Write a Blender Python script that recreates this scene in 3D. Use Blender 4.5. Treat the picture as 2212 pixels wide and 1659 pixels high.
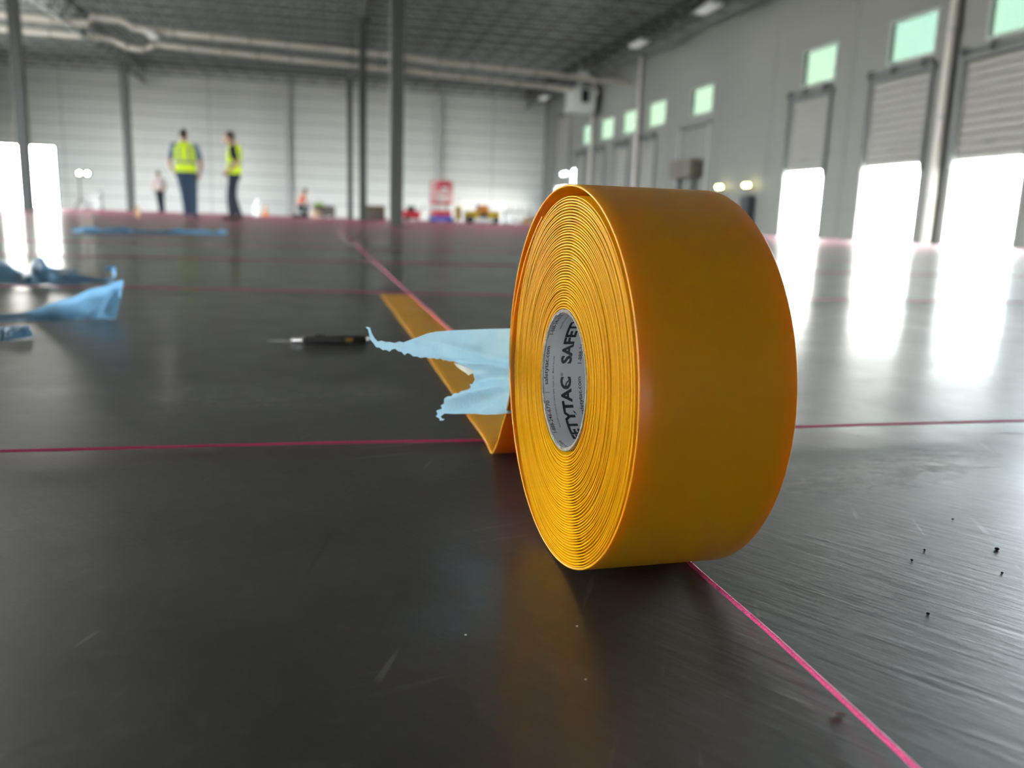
import bpy, bmesh, math, random
from mathutils import Vector, Matrix, noise, geometry
random.seed(7)
for o in list(bpy.data.objects): bpy.data.objects.remove(o, do_unlink=True)
SC = bpy.context.scene
COL = SC.collection
PI = math.pi

# ------------------------------------------------------------------ camera
CAM_H = 0.1865
YAW, PITCH, ROLL, FPX = 0.2270, 0.1942, 0.0340, 1795.7
Fv = Vector((math.sin(YAW)*math.cos(PITCH), math.cos(YAW)*math.cos(PITCH), -math.sin(PITCH)))
R0 = Vector((math.cos(YAW), -math.sin(YAW), 0)); U0 = R0.cross(Fv)
Rv = R0*math.cos(ROLL) + U0*math.sin(ROLL); Uv = -R0*math.sin(ROLL) + U0*math.cos(ROLL)
cd = bpy.data.cameras.new('camera'); cam = bpy.data.objects.new('camera', cd); COL.objects.link(cam)
cam.matrix_world = Matrix(((Rv.x, Uv.x, -Fv.x, 0), (Rv.y, Uv.y, -Fv.y, 0), (Rv.z, Uv.z, -Fv.z, CAM_H), (0, 0, 0, 1)))
cd.sensor_width = 36; cd.sensor_fit = 'HORIZONTAL'; cd.lens = 36*FPX/2212
cd.clip_start = 0.02; cd.clip_end = 500
cd.dof.use_dof = True; cd.dof.focus_distance = 0.445; cd.dof.aperture_fstop = 7.4
SC.camera = cam

# ------------------------------------------------------------------ world, exposure
SKY = 55.0
w = bpy.data.worlds.new('world'); SC.world = w; w.use_nodes = True
nt = w.node_tree; nt.nodes.clear()
tc = nt.nodes.new('ShaderNodeTexCoord'); nz = nt.nodes.new('ShaderNodeTexNoise'); rp = nt.nodes.new('ShaderNodeValToRGB')
bg = nt.nodes.new('ShaderNodeBackground'); ow = nt.nodes.new('ShaderNodeOutputWorld')
nz.inputs['Scale'].default_value = 3.2; nz.inputs['Detail'].default_value = 6
rp.color_ramp.elements[0].position = 0.42; rp.color_ramp.elements[0].color = (0.74, 0.86, 0.92, 1)
rp.color_ramp.elements[1].position = 0.58; rp.color_ramp.elements[1].color = (1, 0.965, 0.89, 1)
nt.links.new(tc.outputs['Generated'], nz.inputs['Vector']); nt.links.new(nz.outputs['Fac'], rp.inputs['Fac'])
nt.links.new(rp.outputs['Color'], bg.inputs['Color']); nt.links.new(bg.outputs['Background'], ow.inputs['Surface'])
bg.inputs['Strength'].default_value = SKY
vs = SC.view_settings
vs.view_transform = 'Standard'; vs.look = 'None'; vs.exposure = 0.0; vs.gamma = 1.0; vs.use_curve_mapping = False
SC.cycles.use_light_tree = False; SC.cycles.max_bounces = 4; SC.cycles.diffuse_bounces = 2; SC.cycles.glossy_bounces = 2
SC.cycles.transmission_bounces = 2; SC.cycles.transparent_max_bounces = 6; SC.cycles.caustics_reflective = False; SC.cycles.caustics_refractive = False
HIGHBAY_W = 14.0      # watts of each ceiling lamp

def portal(name, loc, sx, sz, direction):
    l = bpy.data.lights.new(name, 'AREA'); l.shape = 'RECTANGLE'; l.size = sx; l.size_y = sz
    l.cycles.is_portal = True
    o = bpy.data.objects.new(name, l); COL.objects.link(o); o.location = loc
    o.rotation_euler = Vector(direction).to_track_quat('-Z', 'Z').to_euler()
    return o

# ------------------------------------------------------------------ materials
def mat(name, col, rough=0.5, metal=0.0, var=0.0, vscale=8.0, bump=0.0, bscale=60.0, spec=0.5, emit=None, estr=0.0,
        sss=0.0, sssr=(1, .4, .1), ssss=0.005, trans=0.0, ior=1.45, alpha=1.0, coat=0.0, col2=None, stretch=None, sheen=0.0):
    m = bpy.data.materials.new(name); m.use_nodes = True
    n = m.node_tree.nodes; L = m.node_tree.links; b = n['Principled BSDF']
    b.inputs['Base Color'].default_value = (*col, 1); b.inputs['Roughness'].default_value = rough
    b.inputs['Metallic'].default_value = metal; b.inputs['Specular IOR Level'].default_value = spec
    b.inputs['IOR'].default_value = ior; b.inputs['Transmission Weight'].default_value = trans
    b.inputs['Coat Weight'].default_value = coat; b.inputs['Alpha'].default_value = alpha
    if sss:
        b.inputs['Subsurface Weight'].default_value = sss; b.inputs['Subsurface Radius'].default_value = sssr
        b.inputs['Subsurface Scale'].default_value = ssss
    if emit: b.inputs['Emission Color'].default_value = (*emit, 1); b.inputs['Emission Strength'].default_value = estr
    if var or bump:
        t = n.new('ShaderNodeTexCoord'); src = t.outputs['Object']
        if stretch:
            mp = n.new('ShaderNodeMapping'); mp.inputs['Scale'].default_value = stretch
            L.new(src, mp.inputs['Vector']); src = mp.outputs['Vector']
    if var:
        q = n.new('ShaderNodeTexNoise'); q.inputs['Scale'].default_value = vscale; q.inputs['Detail'].default_value = 5
        mx = n.new('ShaderNodeMix'); mx.data_type = 'RGBA'
        c2 = col2 or tuple(c*(1-var) for c in col)
        mx.inputs['A'].default_value = (*col, 1); mx.inputs['B'].default_value = (*c2, 1)
        L.new(src, q.inputs['Vector']); L.new(q.outputs['Fac'], mx.inputs['Factor']); L.new(mx.outputs['Result'], b.inputs['Base Color'])
    if bump:
        q = n.new('ShaderNodeTexNoise'); q.inputs['Scale'].default_value = bscale; q.inputs['Detail'].default_value = 4
        bp = n.new('ShaderNodeBump'); bp.inputs['Strength'].default_value = bump; bp.inputs['Distance'].default_value = 0.002
        L.new(src, q.inputs['Vector']); L.new(q.outputs['Fac'], bp.inputs['Height']); L.new(bp.outputs['Normal'], b.inputs['Normal'])
    return m

M = {}
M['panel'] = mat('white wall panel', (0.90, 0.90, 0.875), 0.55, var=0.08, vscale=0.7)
M['panelshade'] = mat('shade darkened wall panel', (0.235, 0.235, 0.222), 0.55, var=0.08, vscale=0.7)  # right wall's shade put into the colour; plain door uses it too
M['joint'] = mat('grey wall core', (0.22, 0.22, 0.22), 0.8, var=0.1)
M['deck'] = mat('grey steel deck', (0.46, 0.47, 0.46), 0.45, var=0.15, vscale=2)
M['steel'] = mat('dark grey steel', (0.10, 0.105, 0.105), 0.5, var=0.2, vscale=4)
M['colsteel'] = mat('column grey paint', (0.05, 0.052, 0.05), 0.5, var=0.15, vscale=3)
M['slat'] = mat('beige door slat', (0.38, 0.37, 0.345), 0.5, var=0.08, vscale=3)
M['track'] = mat('door track', (0.20, 0.205, 0.21), 0.5, var=0.2)
M['frame'] = mat('door frame grey', (0.60, 0.60, 0.60), 0.5, var=0.1)
M['winframe'] = mat('window frame', (0.45, 0.48, 0.46), 0.5, var=0.1)
M['pipe'] = mat('beige drain pipe', (0.80, 0.74, 0.68), 0.45, var=0.1, vscale=3)
M['coupling'] = mat('pipe coupling', (0.30, 0.28, 0.26), 0.5, var=0.2)
M['whitebox'] = mat('white enamel', (0.85, 0.86, 0.86), 0.4, var=0.05)
M['black'] = mat('black plastic', (0.012, 0.012, 0.013), 0.4, var=0.3)
M['darkgrey'] = mat('dark grey box', (0.05, 0.05, 0.06), 0.5, var=0.3)
M['apron'] = mat('pale concrete apron', (0.55, 0.54, 0.50), 0.8, var=0.2, vscale=0.4)
M['grass'] = mat('grass verge', (0.16, 0.24, 0.05), 0.9, var=0.4, vscale=1.5)
M['lens'] = mat('lamp lens', (0.8, 0.8, 0.78), 0.4, emit=(1, 0.98, 0.94), estr=0.25, var=0.02)
M['amberlamp'] = mat('amber lamp', (0.8, 0.7, 0.3), 0.3, emit=(1, 0.92, 0.35), estr=30, var=0.02)
M['coollamp'] = mat('cool lamp', (0.8, 0.9, 1), 0.3, emit=(0.8, 0.95, 1), estr=14, var=0.02)
M['worklamp'] = mat('work lamp', (1, 1, 0.8), 0.3, emit=(1, 0.97, 0.72), estr=90, var=0.02)
M['tape'] = mat('yellow vinyl tape', (0.86, 0.385, 0.006), 0.36, spec=0.35, sss=0.5, sssr=(1.0, 0.55, 0.06), ssss=0.0028,
                var=0.10, vscale=30, bump=0.10, bscale=160, stretch=(0.25, 1, 1), ior=1.5)
M['coil'] = mat('yellow tape edges', (0.90, 0.455, 0.004), 0.45, spec=0.08, sss=0.12, sssr=(1.0, 0.40, 0.04), ssss=0.0010,
                var=0.12, vscale=25, bump=0.15, bscale=220)
M['card'] = mat('cardboard core', (0.42, 0.38, 0.33), 0.85, var=0.4, vscale=300, bump=0.8, bscale=700)
M['label'] = mat('pale core label', (0.92, 0.92, 0.95), 0.5, var=0.06, vscale=60)
M['ink'] = mat('black ink', (0.008, 0.008, 0.010), 0.45, var=0.2)
M['linerwhite'] = mat('white torn film', (0.85, 0.86, 0.82), 0.5, var=0.1, vscale=90, bump=0.4, bscale=300)
M['pink'] = mat('fluorescent pink string', (1.0, 0.10, 0.32), 0.55, var=0.25, vscale=700, bump=0.8, bscale=900, sss=0.0)
M['skin'] = mat('skin', (0.55, 0.30, 0.21), 0.55, var=0.15, vscale=20)
M['hair'] = mat('dark hair', (0.03, 0.02, 0.015), 0.7, var=0.4, vscale=60, bump=0.6, bscale=120)
M['hivis'] = mat('hi vis yellow', (0.78, 1.0, 0.02), 0.7, var=0.2, vscale=14, bump=0.5, bscale=50)
M['reflect'] = mat('grey reflective band', (0.30, 0.33, 0.30), 0.35, var=0.2)
M['bluetee'] = mat('blue grey shirt', (0.16, 0.22, 0.36), 0.8, var=0.25, vscale=12)
M['blacktee'] = mat('black shirt', (0.01, 0.01, 0.012), 0.8, var=0.3)
M['whitetee'] = mat('pale pink shirt', (0.75, 0.62, 0.60), 0.8, var=0.15)
M['orangetee'] = mat('orange shirt', (0.75, 0.20, 0.10), 0.8, var=0.2)
M['jeans'] = mat('blue jeans', (0.045, 0.075, 0.14), 0.85, var=0.4, vscale=14, bump=0.5, bscale=60)
M['darkjeans'] = mat('dark jeans', (0.018, 0.026, 0.045), 0.85, var=0.4, vscale=14, bump=0.5, bscale=60)
M['shoe'] = mat('dark shoe', (0.035, 0.022, 0.02), 0.6, var=0.3)
M['red'] = mat('red paint', (0.62, 0.03, 0.05), 0.4, var=0.15)
M['blue'] = mat('blue paint', (0.02, 0.10, 0.50), 0.4, var=0.15)
M['yellow'] = mat('yellow paint', (0.85, 0.55, 0.02), 0.4, var=0.15)
M['orange'] = mat('orange plastic', (0.90, 0.30, 0.05), 0.5, var=0.15)
M['wood'] = mat('raw wood', (0.36, 0.22, 0.10), 0.7, var=0.35, vscale=6, stretch=(1, 8, 8))
M['darkwood'] = mat('dark wood', (0.10, 0.06, 0.035), 0.7, var=0.35, vscale=6)
M['cardbox'] = mat('cardboard', (0.62, 0.40, 0.24), 0.8, var=0.15)
M['white'] = mat('white plastic', (0.88, 0.88, 0.86), 0.25, var=0.05)
M['green'] = mat('lime plastic', (0.40, 0.70, 0.05), 0.5, var=0.2)
M['silver'] = mat('bright metal', (0.75, 0.76, 0.78), 0.22, metal=1.0, var=0.15, vscale=40)
M['tan'] = mat('tan label', (0.52, 0.30, 0.05), 0.5, var=0.1)
M['palestrip'] = mat('pale dusty film', (0.26, 0.25, 0.235), 0.7, spec=0.2, var=0.2)
M['cabinet'] = mat('brown cabinet paint', (0.17, 0.15, 0.125), 0.6, var=0.2)
M['grit'] = mat('dark grit', (0.02, 0.018, 0.016), 0.8, var=0.3)
M['brown'] = mat('brown sliver', (0.30, 0.22, 0.20), 0.7, var=0.3, vscale=300)

def film(name, c1, c2, scale, bscale, stretch, tw=0.5):
    m = mat(name, c1, 0.36, spec=0.4, var=0.2, vscale=scale, col2=c2, bump=0.5, bscale=bscale, stretch=stretch)
    n = m.node_tree.nodes; L = m.node_tree.links; b = n['Principled BSDF']
    t = n.new('ShaderNodeBsdfTranslucent'); mx = n.new('ShaderNodeMixShader'); mx.inputs['Fac'].default_value = tw
    src = b.inputs['Base Color'].links[0].from_socket; L.new(src, t.inputs['Color'])
    L.new(b.outputs['BSDF'], mx.inputs[1]); L.new(t.outputs['BSDF'], mx.inputs[2]); L.new(mx.outputs['Shader'], n['Material Output'].inputs['Surface'])
    return m
M['liner'] = film('blue film', (0.36, 0.68, 0.96), (0.26, 0.57, 0.92), 18, 130, (1, 1, 1), 0.6)
M['linertorn'] = film('torn pale blue film', (0.50, 0.80, 0.99), (0.42, 0.74, 0.97), 60, 280, (3, 1, .6), 0.38)
M['linerwhite'] = film('white torn film', (0.92, 0.93, 0.90), (0.85, 0.86, 0.82), 90, 300, (1, 1, 1), 0.5)
# tinted window glass: coloured, mostly absorbing
def glass_mat():
    m = bpy.data.materials.new('green tinted glass'); m.use_nodes = True
    n = m.node_tree.nodes; L = m.node_tree.links; n.clear()
    t = n.new('ShaderNodeBsdfTransparent'); t.inputs['Color'].default_value = (0.040, 0.062, 0.047, 1)
    g = n.new('ShaderNodeBsdfGlossy'); g.inputs['Roughness'].default_value = 0.05
    q = n.new('ShaderNodeTexNoise'); q.inputs['Scale'].default_value = 0.8
    cr = n.new('ShaderNodeValToRGB'); cr.color_ramp.elements[0].color = (0.112, 0.143, 0.122, 1); cr.color_ramp.elements[1].color = (0.126, 0.150, 0.132, 1)
    tx = n.new('ShaderNodeTexCoord'); L.new(tx.outputs['Object'], q.inputs['Vector']); L.new(q.outputs['Fac'], cr.inputs['Fac']); L.new(cr.outputs['Color'], t.inputs['Color'])
    mx = n.new("ShaderNodeMixShader"); o = n.new('ShaderNodeOutputMaterial')
    mx.inputs['Fac'].default_value = 0.04; L.new(t.outputs['BSDF'], mx.inputs[1]); L.new(g.outputs['BSDF'], mx.inputs[2]); L.new(mx.outputs['Shader'], o.inputs['Surface'])
    return m
M['glass'] = glass_mat()

def floor_mat():
    m = bpy.data.materials.new('burnished dark concrete'); m.use_nodes = True
    n = m.node_tree.nodes; L = m.node_tree.links; b = n['Principled BSDF']
    def new(t, **k):
        x = n.new(t)
        for a, v in k.items():
            if a in x.inputs: x.inputs[a].default_value = v
            else: setattr(x, a, v)
        return x
    geo = new('ShaderNodeTexCoord').outputs['Object']
    def noisetex(scale, detail=5, rough=0.55, sc=(1, 1, 1), rot=0.0, tex=False):
        mp = new('ShaderNodeMapping'); mp.vector_type = 'TEXTURE' if tex else 'POINT'; mp.inputs['Scale'].default_value = sc; mp.inputs['Rotation'].default_value = (0, 0, rot)
        L.new(geo, mp.inputs['Vector'])
        q = new('ShaderNodeTexNoise'); q.inputs['Scale'].default_value = scale; q.inputs['Detail'].default_value = detail; q.inputs['Roughness'].default_value = rough
        L.new(mp.outputs['Vector'], q.inputs['Vector']); return q.outputs['Fac']
    def ramp(f, p0, p1, c0=(0, 0, 0, 1), c1=(1, 1, 1, 1)):
        r = new('ShaderNodeValToRGB'); e = r.color_ramp.elements
        e[0].position = p0; e[1].position = p1; e[0].color = c0; e[1].color = c1
        L.new(f, r.inputs['Fac']); return r.outputs['Color']
    def mix(fac, a, c, mode='MIX'):
        x = new('ShaderNodeMix'); x.data_type = 'RGBA'; x.blend_type = mode
        for k, v in (('Factor', fac), ('A', a), ('B', c)):
            if isinstance(v, (tuple, float, int)): x.inputs[k].default_value = v
            else: L.new(v, x.inputs[k])
        return x.outputs['Result']
    def mth(op, a, c):
        x = new('ShaderNodeMath'); x.operation = op
        for i, v in enumerate((a, c)):
            if isinstance(v, (float, int)): x.inputs[i].default_value = v
            else: L.new(v, x.inputs[i])
        return x.outputs[0]
    big = noisetex(2.2, 2); mid = noisetex(9, 4, 0.65); fine = noisetex(60, 3, 0.68); streak = noisetex(170, 2, 0.6, (9.0, 1.0, 1), -0.98, True)
    col = mix(ramp(big, 0.35, 0.7), (0.014, 0.015, 0.015, 1), (0.040, 0.040, 0.038, 1))
    col = mix(mth('MULTIPLY', ramp(mid, 0.45, 0.72), 0.4), col, (0.080, 0.078, 0.074, 1))
    col = mix(mth('MULTIPLY', ramp(fine, 0.55, 0.8), 0.22), col, (0.13, 0.128, 0.12, 1))
    # dark gouges
    col = mix(mth('MULTIPLY', ramp(noisetex(26, 3, 0.6, (3.0, 1, 1), 0.5, True), 0.63, 0.70), 0.75), col, (0.012, 0.011, 0.010, 1))
    scr = mth('MULTIPLY', ramp(noisetex(130, 1, 0.5, (16, 1, 1), 1.15, True), 0.69, 0.73), ramp(mid, 0.50, 0.60))
    scr = mth('ADD', scr, mth('MULTIPLY', ramp(noisetex(150, 1, 0.5, (20, 1, 1), 0.25, True), 0.69, 0.73), ramp(big, 0.50, 0.62)))
    col = mix(mth('MULTIPLY', scr, 0.5), col, (0.20, 0.195, 0.185, 1))
    # pale scuffs, with shapes of their own: an ellipse mask times noise
    def blob(cx, cy, rx, ry, rot, soft=0.5):
        mp = new('ShaderNodeMapping'); mp.vector_type = 'TEXTURE'
        mp.inputs['Location'].default_value = (cx, cy, 0); mp.inputs['Rotation'].default_value = (0, 0, rot); mp.inputs['Scale'].default_value = (rx, ry, 1)
        L.new(geo, mp.inputs['Vector'])
        ln = new('ShaderNodeVectorMath'); ln.operation = 'LENGTH'; L.new(mp.outputs['Vector'], ln.inputs[0])
        return ramp(ln.outputs['Value'], 1-soft, 1.0, (1, 1, 1, 1), (0, 0, 0, 1)), mp.outputs['Vector']
    sc, _ = blob(0.44, 0.555, 0.16, 0.045, 0.30)
    scn = ramp(noisetex(38, 3, 0.6, (1, 2.4, 1), -0.3), 0.48, 0.60)
    scuff = mth('MULTIPLY', mth('MULTIPLY', sc, scn), 0.8)
    # boot print in dust: rows of small bars inside an ellipse
    ft, fv = blob(-0.045, 0.885, 0.155, 0.075, 0.04, 0.25)
    mpv = new('ShaderNodeMapping'); mpv.inputs['Scale'].default_value = (1, 1, 1); L.new(geo, mpv.inputs['Vector'])
    br = new('ShaderNodeTexBrick'); br.inputs['Scale'].default_value = 1.0; br.inputs['Brick Width'].default_value = 0.030; br.inputs['Row Height'].default_value = 0.011
    br.inputs['Mortar Size'].default_value = 0.0042; br.inputs['Mortar Smooth'].default_value = 1.0
    br.inputs['Color1'].default_value = (1, 1, 1, 1); br.inputs['Color2'].default_value = (.5, .5, .5, 1); br.inputs['Mortar'].default_value = (0, 0, 0, 1)
    L.new(mpv.outputs['Vector'], br.inputs['Vector'])
    print_ = mth('MULTIPLY', mth('MULTIPLY', mth('MULTIPLY', ft, br.outputs['Color']), ramp(fine, 0.40, 0.62)), 0.42)
    dust = mth('ADD', scuff, print_)
    col = mix(dust, col, (0.42, 0.41, 0.39, 1))
    gs, _ = blob(-0.002, 0.456, 0.042, 0.0022, 1.35, 0.7)
    col = mix(mth('MULTIPLY', gs, 0.8), col, (0.006, 0.005, 0.005, 1))
    L.new(col, b.inputs['Base Color'])
    r1 = mth('ADD', 0.25, mth('MULTIPLY', mid, 0.30)); r2 = mth('ADD', r1, mth('MULTIPLY', ramp(big, 0.3, 0.7), 0.05)); r3 = mth('ADD', r2, mth('MULTIPLY', dust, 0.5))
    L.new(r3, b.inputs['Roughness'])
    b.inputs['Specular IOR Level'].default_value = 0.62; b.inputs['IOR'].default_value = 1.52
    b.inputs['Coat Weight'].default_value = 0.24; b.inputs['Coat Roughness'].default_value = 0.16; b.inputs['Coat IOR'].default_value = 1.45
    hgt = mth('ADD', mth('MULTIPLY', streak, 0.42), mth('ADD', mth('MULTIPLY', fine, 0.30), mth('MULTIPLY', mid, 1.1)))
    bp = new('ShaderNodeBump'); bp.inputs['Strength'].default_value = 0.13; bp.inputs['Distance'].default_value = 0.004
    L.new(hgt, bp.inputs['Height']); L.new(bp.outputs['Normal'], b.inputs['Normal'])
    return m
M['floor'] = floor_mat()

# ------------------------------------------------------------------ mesh helpers
class MB:
    def __init__(s): s.v = []; s.f = []
    def add(s, vs, fs):
        n = len(s.v); s.v += [tuple(v) for v in vs]; s.f += [tuple(i+n for i in f) for f in fs]; return s
    def box(s, x0, x1, y0, y1, z0, z1):
        return s.add([(x0,y0,z0),(x1,y0,z0),(x1,y1,z0),(x0,y1,z0),(x0,y0,z1),(x1,y0,z1),(x1,y1,z1),(x0,y1,z1)],
                     [(0,3,2,1),(4,5,6,7),(0,1,5,4),(1,2,6,5),(2,3,7,6),(3,0,4,7)])
    def cbox(s, c, d): return s.box(c[0]-d[0]/2, c[0]+d[0]/2, c[1]-d[1]/2, c[1]+d[1]/2, c[2]-d[2]/2, c[2]+d[2]/2)
    def bbox(s, x0, x1, y0, y1, z0, z1, e):   # bevelled box: an octagonal prism in every direction
        vs = []; fs = []
        xs, ys, zs = (x0, x1), (y0, y1), (z0, z1)
        bm = bmesh.new(); bmesh.ops.create_cube(bm, size=1)
        for v in bm.verts: v.co = Vector((xs[v.co.x > 0], ys[v.co.y > 0], zs[v.co.z > 0]))
        bmesh.ops.bevel(bm, geom=list(bm.edges), offset=e, segments=2, profile=0.6, affect='EDGES')
        bm.verts.index_update()
        vs = [v.co.copy() for v in bm.verts]; fs = [[v.index for v in f.verts] for f in bm.faces]; bm.free()
        return s.add(vs, fs)
    def tube(s, pts, rad, n=10, cap=True, closed=False):
        pts = [Vector(p) for p in pts]; m = len(pts); rings = []
        up = None
        for i, p in enumerate(pts):
            a = pts[max(i-1, 0)]; c = pts[min(i+1, m-1)]; d = (c-a).normalized()
            if up is None:
                up = Vector((0, 0, 1)) if abs(d.z) < 0.9 else Vector((0, 1, 0))
            x = d.cross(up).normalized(); up = x.cross(d).normalized()
            r = rad[i] if isinstance(rad, (list, tuple)) else rad
            rings.append([p + x*math.cos(2*PI*k/n)*r + up*math.sin(2*PI*k/n)*r for k in range(n)])
        vs = [v for r in rings for v in r]; fs = []
        for i in range(m-1):
            for k in range(n): fs.append((i*n+k, i*n+(k+1) % n, (i+1)*n+(k+1) % n, (i+1)*n+k))
        if cap: fs.append(tuple(range(n-1, -1, -1))); fs.append(tuple((m-1)*n+k for k in range(n)))
        return s.add(vs, fs)
    def loft(s, rings, n=16):      # rings: (cx, cy, z, rx, ry)
        vs = []; fs = []
        for cx, cy, z, rx, ry in rings:
            for k in range(n): vs.append((cx+rx*math.cos(2*PI*k/n), cy+ry*math.sin(2*PI*k/n), z))
        m = len(rings)
        for i in range(m-1):
            for k in range(n): fs.append((i*n+k, i*n+(k+1) % n, (i+1)*n+(k+1) % n, (i+1)*n+k))
        fs.append(tuple(range(n-1, -1, -1))); fs.append(tuple((m-1)*n+k for k in range(n)))
        return s.add(vs, fs)
    def ball(s, c, r, seg=14, rin=8):
        if not isinstance(r, (tuple, list)): r = (r, r, r)
        bm = bmesh.new(); bmesh.ops.create_uvsphere(bm, u_segments=seg, v_segments=rin, radius=1); bm.verts.index_update()
        s.add([(c[0]+v.co.x*r[0], c[1]+v.co.y*r[1], c[2]+v.co.z*r[2]) for v in bm.verts], [[v.index for v in f.verts] for f in bm.faces]); bm.free(); return s
    def mesh(s, name, smooth=False, angle=0.6):
        me = bpy.data.meshes.new(name); me.from_pydata(s.v, [], s.f); me.update()
        if smooth:
            for p in me.polygons: p.use_smooth = True
            me.set_sharp_from_angle(angle=angle)
        return me
    def build(s, name, m, parent=None, smooth=False, angle=0.6): return obj(name, s.mesh(name, smooth, angle), m, parent)
def obj(name, me, m, parent=None, loc=None):
    if m and not me.materials: me.materials.append(M[m] if isinstance(m, str) else m)
    o = bpy.data.objects.new(name, me); COL.objects.link(o)
    if parent: o.parent = parent
    if loc: o.location = loc
    return o
def tag(o, label, cat, group=None):
    o['label'] = label; o['category'] = cat
    if group: o['group'] = group
    return o
def struct(o): o['kind'] = 'structure'; return o
def empty(name, loc=(0, 0, 0), rz=0.0):
    o = bpy.data.objects.new(name, None); COL.objects.link(o); o.location = loc; o.rotation_euler = (0, 0, rz); o.empty_display_size = 0.1; return o
def remesh(mb, name, voxel, smooth=4):
    me = mb.mesh(name+'_tmp'); o = bpy.data.objects.new(name+'_tmp', me); COL.objects.link(o)
    r = o.modifiers.new('r', 'REMESH'); r.mode = 'VOXEL'; r.voxel_size = voxel
    if smooth:
        q = o.modifiers.new('s', 'SMOOTH'); q.iterations = smooth; q.factor = 0.5
    dg = bpy.context.evaluated_depsgraph_get(); ev = o.evaluated_get(dg)
    nm = bpy.data.meshes.new_from_object(ev); nm.name = name
    bpy.data.objects.remove(o, do_unlink=True); bpy.data.meshes.remove(me)
    for p in nm.polygons: p.use_smooth = True
    nm.materials.clear()
    return nm

# ------------------------------------------------------------------ hall
XL, XR, YB, YF, ZC = -15.7, 12.0, -26.0, 46.0, 7.05
TH = 0.12
struct(MB().box(XL-TH, XR+TH, YB-TH, YF+TH, -0.2, 0.0).build('floor', 'floor'))

def sub_rect(r, h):      # r, h = (u0,u1,z0,z1); r minus h as rectangles
    u0, u1, z0, z1 = r; a0, a1, b0, b1 = max(u0, h[0]), min(u1, h[1]), max(z0, h[2]), min(z1, h[3])
    if a0 >= a1 or b0 >= b1: return [r]
    out = []
    if u0 < a0: out.append((u0, a0, z0, z1))
    if a1 < u1: out.append((a1, u1, z0, z1))
    if z0 < b0: out.append((a0, a1, z0, b0))
    if b1 < z1: out.append((a0, a1, b1, z1))
    return out
ROWS = [0, 0.69, 1.38, 2.07, 2.76, 3.45, 4.10, 4.75, 5.40, 6.05, ZC]
def wall(name, axis, pos, out, segs, holes, panels='panel'):
    # axis 'x': wall plane x=pos running in y.  out=+1/-1: outside direction
    lo, hi = segs[0], segs[-1]
    def put(mb, r, d0, d1):
        a, c = sorted((pos+out*d0, pos+out*d1))
        if axis == 'x': mb.box(a, c, r[0], r[1], r[2], r[3])
        else: mb.box(r[0], r[1], a, c, r[2], r[3])
    rects = [(lo-TH, hi+TH, 0.0, ZC+0.064)]
    for h in holes: rects = [q for r in rects for q in sub_rect(r, h)]
    mb = MB()
    for r in rects: put(mb, r, 0.02, TH)
    wo = struct(mb.build(name, 'joint'))
    if panels:
        g = 0.014
        for i in range(len(segs)-1):
            for j in range(len(ROWS)-1):
                rs = [(segs[i]+g, segs[i+1]-g, ROWS[j]+g, ROWS[j+1]-g)]
                for h in holes: rs = [q for r in rs for q in sub_rect(r, h)]
                if not rs: continue
                mb = MB()
                for r in rs: put(mb, r, 0.0, 0.02)
                mb.build('wall_panel', panels, wo)
    return wo
# openings: (y0, y1, z0, z1), raised height of the door slats
DOORS = [  # y0, y1, top, lower edge of the raised slats
    (12.67, 14.47, 3.45, 1.60), (15.32, 17.30, 3.45, 1.62), (18.80, 20.62, 3.45, 1.66),
    (29.75, 31.25, 3.30, 0.9), (32.60, 34.05, 3.30, 0.0), (35.55, 37.25, 3.30, 0.0), (38.25, 39.75, 3.30, 0.0), (41.0, 43.3, 5.45, 1.95)]
NEAR = [(8.6, 11.4, 3.45, 3.2), (5.0, 7.8, 3.45, 3.2), (1.2, 3.0, 3.45, 0.0), (-3.0, -1.2, 3.45, 0.0)]  # out of view; the open ones are widened and raised to brighten the floor
PLAIN = (25.30, 27.60, 3.40)
SLIT = (39.86, 40.55, 0.0, 2.75)
WINS = [(37.30, 39.05), (34.60, 36.40), (31.80, 33.60), (29.05, 30.80), (25.30, 26.90), (18.76, 20.18), (15.36, 16.82), (12.5, 14.0), (9.4, 10.8), (6.0, 7.4)]
WZ = (3.76, 4.62)
rh = [(d[0], d[1], -1, d[2]) for d in DOORS+NEAR] + [(PLAIN[0], PLAIN[1], -1, PLAIN[2]), (SLIT[0], SLIT[1], -1, SLIT[3])] + [(a, b, *WZ) for a, b in WINS]
wall('wall_right', 'x', XR, 1, [YB, -4, 0, 4.4, 8.4, 11.7, 14.72, 18.05, 21.6, 24.7, 28.4, 31.6, 34.8, 37.6, 40.7, YF], rh, 'panelshade')
FARH = (-15.2, -12.75, -1, 2.95)
wall('wall_far', 'y', YF, 1, [XL, -12.3, -9.4, -5.5, -1.67, 2.2, 6.1, 9.1, XR], [FARH])
LEFTD = [(2.5, 6.0), (7.0, 10.5), (21.0, 24.5), (27.0, 30.5), (32.0, 35.0)]  # the taller, farther openings are unseen, added to brighten the far wall
LEFTZ = [3.5, 3.5, 5.2, 5.2, 5.2]
wall('wall_left', 'x', XL, -1, [YB, -4, 2.2, 6.8, 11.2, 16, 22, 28, 36, YF], [(a, b, -1, z) for (a, b), z in zip(LEFTD, LEFTZ)], panels=None)
BACKD = [(-9.5, -7.5), (-3.5, -1.5), (2.5, 4.5)]  # unseen openings behind the camera, added to light the tape tread
BZ = 1.5
wall('wall_back', 'y', YB, -1, [XL, -6, 2, XR], [(a, b, -1, BZ) for a, b in BACKD], panels=None)
for d in DOORS[:3]+NEAR[:2]+DOORS[7:8]: portal('daylight_portal', (XR+0.15, (d[0]+d[1])/2, d[3]/2), d[1]-d[0], d[3], (-1, 0, 0))
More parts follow.
